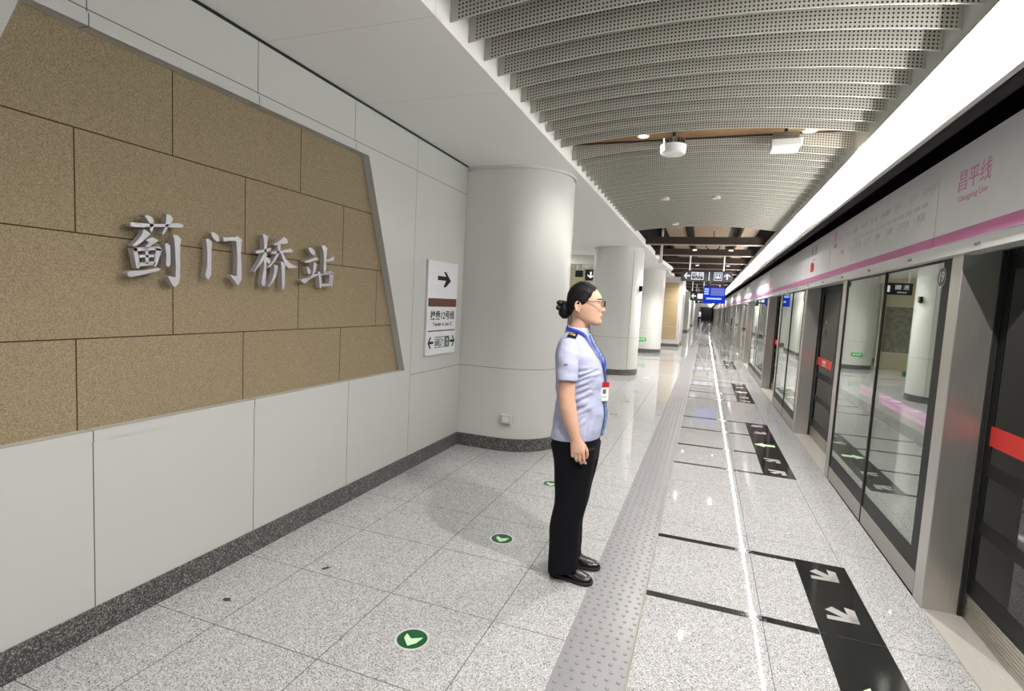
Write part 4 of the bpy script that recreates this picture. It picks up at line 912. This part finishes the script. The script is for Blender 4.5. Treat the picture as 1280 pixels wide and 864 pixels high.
# trunk and legs under the clothes
TOR = [(.80, -.150, .100, .150), (.90, -.140, .110, .145), (1.05, -.132, .105, .125), (1.20, -.140, .100, .140), (1.30, -.145, .062, .150), (1.36, -.135, .022, .150), (1.40, -.112, .004, .088), (1.43, -.098, 0., .056)]
B.rings([sring(*r[1:], r[0], 40) for r in TOR])
for s in (-1, 1): B.tube([(-.03, s * .083, .86), (-.025, s * .082, .66), (-.035, s * .078, .44), (-.05, s * .076, .25), (-.05, s * .075, .06)], [.085, .078, .058, .052, .04], 20)
def arm(s):
    """upper arm, forearm, palm and five separate fingers"""
    Y = lambda v: s * v
    B.tube([(-.062, Y(.150), 1.345), (-.056, Y(.185), 1.28), (-.050, Y(.202), 1.17), (-.046, Y(.208), 1.085), (-.034, Y(.210), 1.02), (-.014, Y(.210), .955), (.006, Y(.210), .90), (.019, Y(.209), .858)],
           [.050, .050, .047, .046, .046, .041, .034, .029], 24, [.048, .046, .043, .041, .040, .034, .026, .021], up=(1, 0, 0))
    B.tube([(.018, Y(.209), .872), (.024, Y(.210), .845), (.031, Y(.212), .815), (.036, Y(.213), .790), (.037, Y(.212), .782)], [.027, .033, .038, .039, .034], 20, [.020, .018, .015, .013, .010], up=(1, 0, 0))
    #        root (x,y,z)              lengths           radius curl
    for x0, z0, ln, r, cu in ((.0660, .790, (.036, .024, .020), .0085, .30), (.0455, .784, (.040, .026, .021), .0087, .42), (.0245, .785, (.037, .025, .020), .0083, .52), (.0045, .792, (.029, .019, .017), .0074, .62)):
        p = Vector((x0, Y(.214), z0 + .012)); pts = [p.copy()]; p = Vector((x0, Y(.215), z0)); pts.append(p.copy()); an = .10; sx = (x0 - .036) * .6
        for l in ln:
            p = p + Vector((sx * l * 1.0 + .10 * l, -s * math.sin(an) * l, -math.cos(an) * l)); pts.append(p.copy()); an += cu * 1.7
        B.tube(pts, [r * 1.05, r * 1.04, r, r * .95, r * .80], 12); B.ball(pts[-1], r * .80, r * .80, r * .80, 10, 8)
    th = [(.040, Y(.203), .848), (.062, Y(.197), .826), (.078, Y(.190), .800), (.081, Y(.184), .776), (.078, Y(.179), .757)]
    B.tube(th, [.015, .0135, .0108, .0098, .0080], 12); B.ball(th[-1], .008, .008, .008, 10, 8)
arm(-1); arm(1)
body = remeshed(B, 'body', [SKIN], woman, .0030, 3, .5)
body.data.materials.clear(); body.data.materials.append(SKIN); body.data.materials.append(LIPS)
for p in body.data.polygons:
    c = p.center
    p.material_index = 1 if (c.x > .066 and abs(c.y) < .021 * (1 - abs(c.z - 1.5175) / .03) and 1.5075 < c.z < 1.5275) else 0
# eyes, brows, spectacles
for s in (-1, 1):
    MB().ball((.0485, s * .031, 1.590), .0115, .0115, .0115, 16, 12).build('eye', EYEW, woman, smooth=True)
    q = MB(); q.ball((.0575, s * .032, 1.590), .0038, .0055, .0055, 12, 8); q.build('iris', IRIS, woman, smooth=True)
    MB().tube([(.0745 - .020 * (i / 6) ** 2, s * (.014 + .034 * i / 6), 1.6115 + .005 * math.sin(PI * i / 6)) for i in range(7)], [.0012, .002, .0023, .0023, .002, .0016, .001], 8).build('eyebrow', HAIR, woman)
gl_ = MB()
def rim(s, n=28): return [(.089 - .006 * abs(math.cos(t) * .5 + .5) * (1), s * (.034 + .0255 * math.copysign(abs(math.cos(t)) ** .65, math.cos(t))), 1.590 + .0185 * math.copysign(abs(math.sin(t)) ** .65, math.sin(t))) for t in [2 * PI * k / n for k in range(n)]]
for s in (-1, 1):
    gl_.tube(rim(s), .0019, 8, closed=True)
    gl_.tube([(.085, s * .0595, 1.599), (.080, s * .068, 1.600), (.03, s * .0735, 1.600), (-.035, s * .0775, 1.598), (-.052, s * .0775, 1.585)], .0019, 8)
    gl_.tube([(.086, s * .012, 1.585), (.080, s * .009, 1.578)], .0012, 6)
gl_.tube([(.0885, -.0085, 1.596), (.092, 0, 1.5985), (.0885, .0085, 1.596)], .0018, 8)
gf = gl_.build('spectacles', FRAME, woman, smooth=True)
for s in (-1, 1):
    r = rim(s); MB().prism(r, (-.0004, 0, 0), (.0004, 0, 0)).build('lens', LENS, gf)
# hair drawn back to a bun with a black bow
XH = [(1.49, -.098), (1.515, -.086), (1.545, -.067), (1.560, -.052), (1.575, -.024), (1.584, -.004), (1.60, .013), (1.625, .026), (1.645, .038), (1.662, .044), (1.672, .042), (1.685, .03), (1.70, .03)]
H = MB(); rs = []
for r, xc, a in head_rings():
    out = []
    for p in r:
        xh = pl(XH, p.z)[0] + .0035 * math.sin(p.y * 160) * (p.z > 1.62)
        f = min(1, max(0, (xh - p.x) / .012)); f = f * f * (3 - 2 * f); f *= min(1, max(0, (p.z - 1.492) / .02))
        c = Vector((-.02, 0, 1.585)); d = (p - c); d.normalize()
        out.append(p + d * (-.007 + (.011 + .009 * min(1, max(0, (xh - p.x) / .045))) * f + .0012 * f * math.sin(p.y * 420 + p.z * 90)))
    rs.append(out)
H.rings(rs); H.build('hair', HAIR, woman, smooth=True)
H = MB()
rs = []
for j in range(21):
    t = -PI / 2 + PI * (j + .03 * (j == 0) - .03 * (j == 20)) / 20
    rs.append([Vector((-.136, 0, 1.544)) + Vector((.038 * math.cos(t) * math.cos(u), .047 * math.cos(t) * math.sin(u), .050 * math.sin(t))) * (1 + .025 * math.sin(5 * u + 6 * t) + .015 * math.sin(9 * t)) for u in [2 * PI * k / 30 for k in range(30)]])
H.rings(rs); H.build('hair_bun', HAIR, woman, smooth=True)
H = MB(); BOW = plain('black satin bow', (20, 19, 22), .35)
for s in (-1, 1):
    for dz, rx in ((.004, .022), (-.024, .018)):
        H.ball((-.158 - .004 * (dz < 0), s * (.030 if dz > 0 else .036), 1.580 + dz), rx, .028, .016, 16, 10)
H.ball((-.150, 0, 1.580), .02, .016, .016, 14, 10); H.build('hair_bow', BOW, woman, smooth=True)

# shirt
TORS = [(.826, -.166, .117, .176), (.90, -.160, .128, .168), (.98, -.151, .129, .157), (1.06, -.150, .124, .150), (1.12, -.154, .121, .152), (1.18, -.160, .121, .158), (1.225, -.165, .116, .163),
        (1.283, -.168, .092, .168), (1.325, -.163, .060, .172), (1.36, -.153, .036, .168), (1.385, -.143, .022, .140), (1.41, -.127, .013, .104), (1.432, -.112, .009, .074), (1.450, -.104, .008, .060)]
S = MB(); rr = []
for j in range(80):
    z = .826 + (1.450 - .826) * j / 79
    q = [pl(TORS, z + dz) for dz in (-.012, 0, .012)]; xb, xf, hw = (sum(v[i] for v in q) / 3 for i in range(3))
    ring = sring(xb, xf, hw, z, 96, 2.3, 0, .012 * max(0, 1 - (z - .826) / .12))
    for p in ring:   # folds: drag lines towards the armhole and the waist
        k = max(0, p.x - (xb + xf) / 2) / ((xf - xb) / 2)
        p.x -= .010 * k * g(p.y, .022) * g(z - 1.22, .06)
        w_ = math.sin(38 * (z + .55 * p.x) + 9 * p.y) * .0028 + math.sin(70 * (z + .8 * p.x) + 2) * .0016
        f_ = g(z - 1.03, .19); d = Vector((p.x - (xb + xf) / 2, p.y, 0)); d.normalize(); p += d * w_ * f_
        d2 = math.sin(60 * (z - .75 * p.x)) * .0030 * g(z - 1.25, .07) * g(p.x - .03, .05) * (abs(p.y) > .06); p += d * d2
    rr.append(ring)
S.rings(rr)
for s in (-1, 1):
    S.tube([(-.066, s * .115, 1.372), (-.062, s * .150, 1.352), (-.057, s * .185, 1.305), (-.051, s * .204, 1.245), (-.047, s * .213, 1.195), (-.046, s * .216, 1.170)], [.046, .055, .058, .058, .057, .058], 32, [.040, .052, .054, .053, .053, .054], up=(1, 0, 0))
shirt = remeshed(S, 'shirt', [SHIRT], woman, .0042, 3, .45)
CREASE = [(-.033, 1.203, .063, 1.233, 1), (-.040, 1.165, .086, 1.222, 1.3), (-.038, 1.138, .065, 1.192, 1.2), (-.038, 1.106, .045, 1.146, .9), (-.035, 1.066, .060, 1.120, 1.2), (-.040, 1.02, .05, 1.075, .8),
          (-.04, .978, .054, 1.032, 1.1), (-.03, .90, .044, .965, .9), (-.09, .88, -.05, .98, .8), (-.12, 1.0, -.06, 1.06, .9), (-.13, 1.12, -.08, 1.05, .8), (.06, .86, .075, 1.0, .9)]
shirt.data.update()
moved = []
for p, n in [(v.co.copy(), v.normal.copy()) for v in shirt.data.vertices]:
    d = 0.
    if abs(p.y) < .185 and p.z < 1.26:
        for x0, z0, x1, z1, a in CREASE:
            ux, uz = x1 - x0, z1 - z0; L2 = ux * ux + uz * uz; t = ((p.x - x0) * ux + (p.z - z0) * uz) / L2; tt_ = max(-.1, min(1.1, t))
            sd = ((p.x - x0) * uz - (p.z - z0) * ux) / math.sqrt(L2); along = g(t - tt_, .25) * (1 if -.1 <= t <= 1.1 else g(t - tt_, .12)) * math.sin(PI * max(0, min(1, (t + .1) / 1.2))) ** .5
            d += a * along * (-.0085 * g(sd, .0085) + .0062 * g(sd - .016, .011))
    elif abs(p.y) >= .185 and p.z < 1.33:
        d += .0022 * math.sin(60 * (p.z + .5 * p.x) + 2) * g(p.z - 1.25, .05)
    moved += list(p + n * d)
shirt.data.vertices.foreach_set('co', moved)
shirt.data.update()
bv = BVHTree.FromPolygons([v.co.copy() for v in shirt.data.vertices], [tuple(p.vertices) for p in shirt.data.polygons])
def on_shirt(p, off=.004):
    q, n, _, _ = bv.find_nearest(Vector(p)); return q + n * off, n
def ribbon(pts, w, name, mat, parent, off=.004, th=.0016, sub=6):
    P = []
    for a, b in zip(pts, pts[1:]):
        for i in range(sub): P.append(Vector(a).lerp(Vector(b), i / sub))
    P.append(Vector(pts[-1])); fr = [on_shirt(p, off) for p in P]; rs = []
    for i, (p, n) in enumerate(fr):
        t = fr[min(i + 1, len(fr) - 1)][0] - fr[max(i - 1, 0)][0]; t.normalize(); b = t.cross(n); b.normalize()
        ww = w[0] + (w[1] - w[0]) * i / (len(fr) - 1) if isinstance(w, tuple) else w
        rs.append([p + b * ww / 2, p + b * ww / 2 + n * th, p - b * ww / 2 + n * th, p - b * ww / 2])
    q = MB(); q.rings(rs); return q.build(name, mat, parent)
# collar
C = MB()
rs = []
for i in range(29):
    t = (-158 + 316 * i / 28) * PI / 180   # opening at the front
    c, s_ = math.cos(t + PI), math.sin(t + PI); rx, ry = .060, .066; cx = -.048; fall = abs(i - 14) / 14
    zt = 1.462 - .040 * fall; zb = 1.424 - .050 * fall
    rs.append([(cx + rx * c * .92, ry * s_ * .92, zt), (cx + rx * c, ry * s_, zt + .002), (cx + (rx + .022) * c, (ry + .022) * s_, zb), (cx + (rx + .014) * c, (ry + .014) * s_, zb - .002)])
C.rings(rs); C.build('collar', SHIRT, shirt, smooth=True, angle=50)
for s in (-1, 1):   # epaulettes and sleeve marks
    e = ribbon([(-.054, s * .104, 1.42), (-.052, s * .160, 1.385)], .050, 'epaulette', BLACK, woman, .004, .004, 5)
    for yy_ in (.116, .134): ribbon([(-.078, s * yy_, 1.415), (-.030, s * yy_, 1.415)], .009, 'gold_stripe', GOLD, e, .0082, .0008, 5)
ribbon([(-.062, -.28, 1.262), (-.035, -.28, 1.266)], .006, 'sleeve_mark', plain('dark embroidery', (60, 60, 70), .6), shirt, .001, .0008, 4)
for k in range(6): ribbon([(.16, .012, 1.30 - .075 * k), (.16, .012, 1.294 - .075 * k)], .009, 'button', WHITE, shirt, .001, .002, 2)
ribbon([(.03, 0, 1.415), (.09, 0, 1.34), (.16, 0, 1.22), (.16, 0, 1.05), (.17, 0, .845)], (.026, .050), 'neck_tie', TIE, woman, .006, .006, 8)
q = MB(); q.ball((.016, 0, 1.404), .013, .020, .016, 14, 10); q.build('tie_knot', TIE, woman, smooth=True)
lan = ribbon([(-.125, -.012, 1.452), (-.095, -.066, 1.438), (-.045, -.082, 1.425), (.004, -.070, 1.395), (.045, -.058, 1.338), (.10, -.045, 1.27), (.14, -.032, 1.20)], .019, 'lanyard', BLUE, woman, .010, .0016, 6)
ribbon([(-.125, .012, 1.452), (-.095, .066, 1.438), (-.045, .082, 1.425), (.004, .070, 1.395), (.045, .058, 1.338), (.10, .030, 1.27), (.14, -.02, 1.20)], .019, 'lanyard_far_strap', BLUE, lan, .010, .0016, 6)
bp, bn = on_shirt((.14, -.032, 1.20), .012)
q = MB(); q.tube([bp, (bp.x + .006, bp.y - .004, 1.165)], .0035, 8); q.build('clip', CHROME, lan)
bd = bpy.data.objects.new('badge', None); COL.objects.link(bd); bd.parent = lan; bd.location = (.128, -.048, 1.105); bd.rotation_euler = (0, 0, math.radians(38))
def bpart(name, m, u0, u1, v0, v1, d0, d1): MB().box(u0, u1, d0, d1, v0, v1).build(name, m, bd)
bpart('card', WHITE, -.026, .026, -.052, .052, -.001, .001); bpart('red_header', plain('dark red badge header', (168, 40, 44), .4), -.027, .027, .024, .053, -.002, .002)
bpart('photo', plain('badge portrait', (96, 92, 96), .5), -.010, .010, -.012, .014, -.0016, 0); bpart('name_line', GREY_TXT, -.016, .016, -.032, -.028, -.0016, 0)

# trousers
T = MB()
PEL = [(.70, -.134, .100, .165), (.76, -.155, .107, .172), (.80, -.158, .109, .172), (.86, -.152, .106, .163), (.93, -.142, .106, .146)]
T.rings([sring(*r[1:], r[0], 56, 2.4) for r in PEL])
LEG = [(.79, -.150, .106, .086, .086), (.70, -.133, .100, .085, .085), (.62, -.126, .088, .084, .081), (.53, -.122, .073, .083, .078), (.445, -.123, .060, .082, .076), (.35, -.135, .040, .081, .075), (.295, -.142, .034, .080, .075), (.20, -.141, .032, .079, .077), (.11, -.137, .032, .078, .079), (.052, -.133, .040, .078, .081)]
for s in (-1, 1):
    rg = []
    for i in range(60):
        z = .79 + (.052 - .79) * i / 59; xb, xf, yc, hw = pl(LEG[::-1], z)
        sh = .013 * min(1, (.8 - z) / .3) if s < 0 else -.008 * (1 - z / .8); r = sring(xb + sh, xf + sh, hw, z, 48, 2.2, s * (yc + (.018 * (1 - z / .79) if s > 0 else -.004)), -.0 + .024 * max(0, (i - 50) / 9))
        for p in r:
            p.x += .0035 * math.sin(26 * z + 3 * s + 6 * p.y) * (1 - z / .9); p.y += .002 * math.sin(31 * z + 9 * p.x)
        rg.append(r)
    T.rings(rg)
remeshed(T, 'trousers', [TROUS], woman, .0045, 4, .5)
# shoes
def shoe(x0, y0, ang):
    s = bpy.data.objects.new('shoe', None); COL.objects.link(s); s.parent = woman; s.location = (x0, y0, 0); s.rotation_euler = (0, 0, ang)
    PR = [(0, .012, .052), (.012, .028, .066), (.04, .034, .078), (.08, .034, .082), (.115, .037, .074), (.15, .043, .060), (.185, .045, .050), (.215, .041, .043), (.238, .028, .036), (.249, .010, .026)]
    rs = []
    for i in range(40):
        x = .249 * i / 39; w, h = pl(PR, x); n = 24; r = []
        for k in range(n):
            t = 2 * PI * k / n; c_, s_ = math.cos(t), math.sin(t); e = 2 / 2.6
            r.append((x, w * math.copysign(abs(c_) ** e, c_), .014 + (h - .014) * (.5 + .5 * math.copysign(abs(s_) ** (.75), s_))))
        rs.append(r)
    MB().rings(rs).build('upper', LEATHER, s, smooth=True)
    def ol(d, z): return [(max(-.004, min(.253, x + d * (1 if x > .125 else -1))), sg * (pl(PR, min(.249, max(0, x)))[0] + d), z) for sg, xs in ((1, [.249 * i / 24 for i in range(25)]), (-1, [.249 * (24 - i) / 24 for i in range(25)])) for x in xs]
    MB().rings([ol(.003, .0), ol(.004, .004), ol(.004, .016), ol(.002, .019)]).build('sole', SOLE, s)
    q = MB()
    for k in range(4):
        x = .105 + .018 * k; z = pl(PR, x)[1] + .001; q.tube([(x, -.018, z - .007), (x + .002, 0, z + .0015), (x + .004, .018, z - .007)], .003, 6)
    for sy in (-1, 1):
        q.tube([(.104, 0, .082), (.100, sy * .016, .092), (.110, sy * .030, .088), (.120, sy * .022, .080), (.106, sy * .002, .081)], .0028, 6); q.tube([(.104, 0, .081), (.122, sy * .012, .080), (.138, sy * .022, .066)], .0018, 6)
    q.build('laces', RUBBER, s)
shoe(-.112, -.047, -math.radians(7)); shoe(-.105, .100, math.radians(4))
# a second, distant figure with its back to us
far = copy_tree(woman, (-.72, 76.0, 0), 'distant person in pale top and dark trousers near the end of the platform')
far.rotation_euler = (0, 0, math.radians(70))
# ------------------------------------------------------------------ camera and picture settings
cd = bpy.data.cameras.new('camera'); co_ = bpy.data.objects.new('camera', cd); COL.objects.link(co_)
W = ((0.937938611306651, 0.34293823959563613, 0.051619039541599625), (0.076909035568908, -0.06054967060165847, -0.9951978384411269), (-0.33816587892336447, 0.937404449110989, -0.08316692322619416))
M = Matrix.Identity(4)
for r in range(3):
    M[r][0] = W[0][r]; M[r][1] = -W[1][r]; M[r][2] = -W[2][r]
M.translation = (0, 0, 1.58); co_.matrix_world = M
cd.sensor_width = 36; cd.lens = 36 * 660.4856 / 1280; cd.clip_start = .05; cd.clip_end = 300
sc.camera = co_
wd_ = bpy.data.worlds.new('world'); sc.world = wd_; wd_.use_nodes = True
wd_.node_tree.nodes['Background'].inputs[0].default_value = (.02, .02, .022, 1)
sc.view_settings.view_transform = 'Standard'; sc.view_settings.look = 'None'; sc.view_settings.gamma = 1; sc.view_settings.use_curve_mapping = False
sc.view_settings.exposure = EXPOSURE
cy = sc.cycles
cy.max_bounces = 10; cy.diffuse_bounces = 6; cy.glossy_bounces = 6; cy.transparent_max_bounces = 24; cy.sample_clamp_indirect = 8; cy.caustics_reflective = False; cy.caustics_refractive = False
cy.use_denoising = True
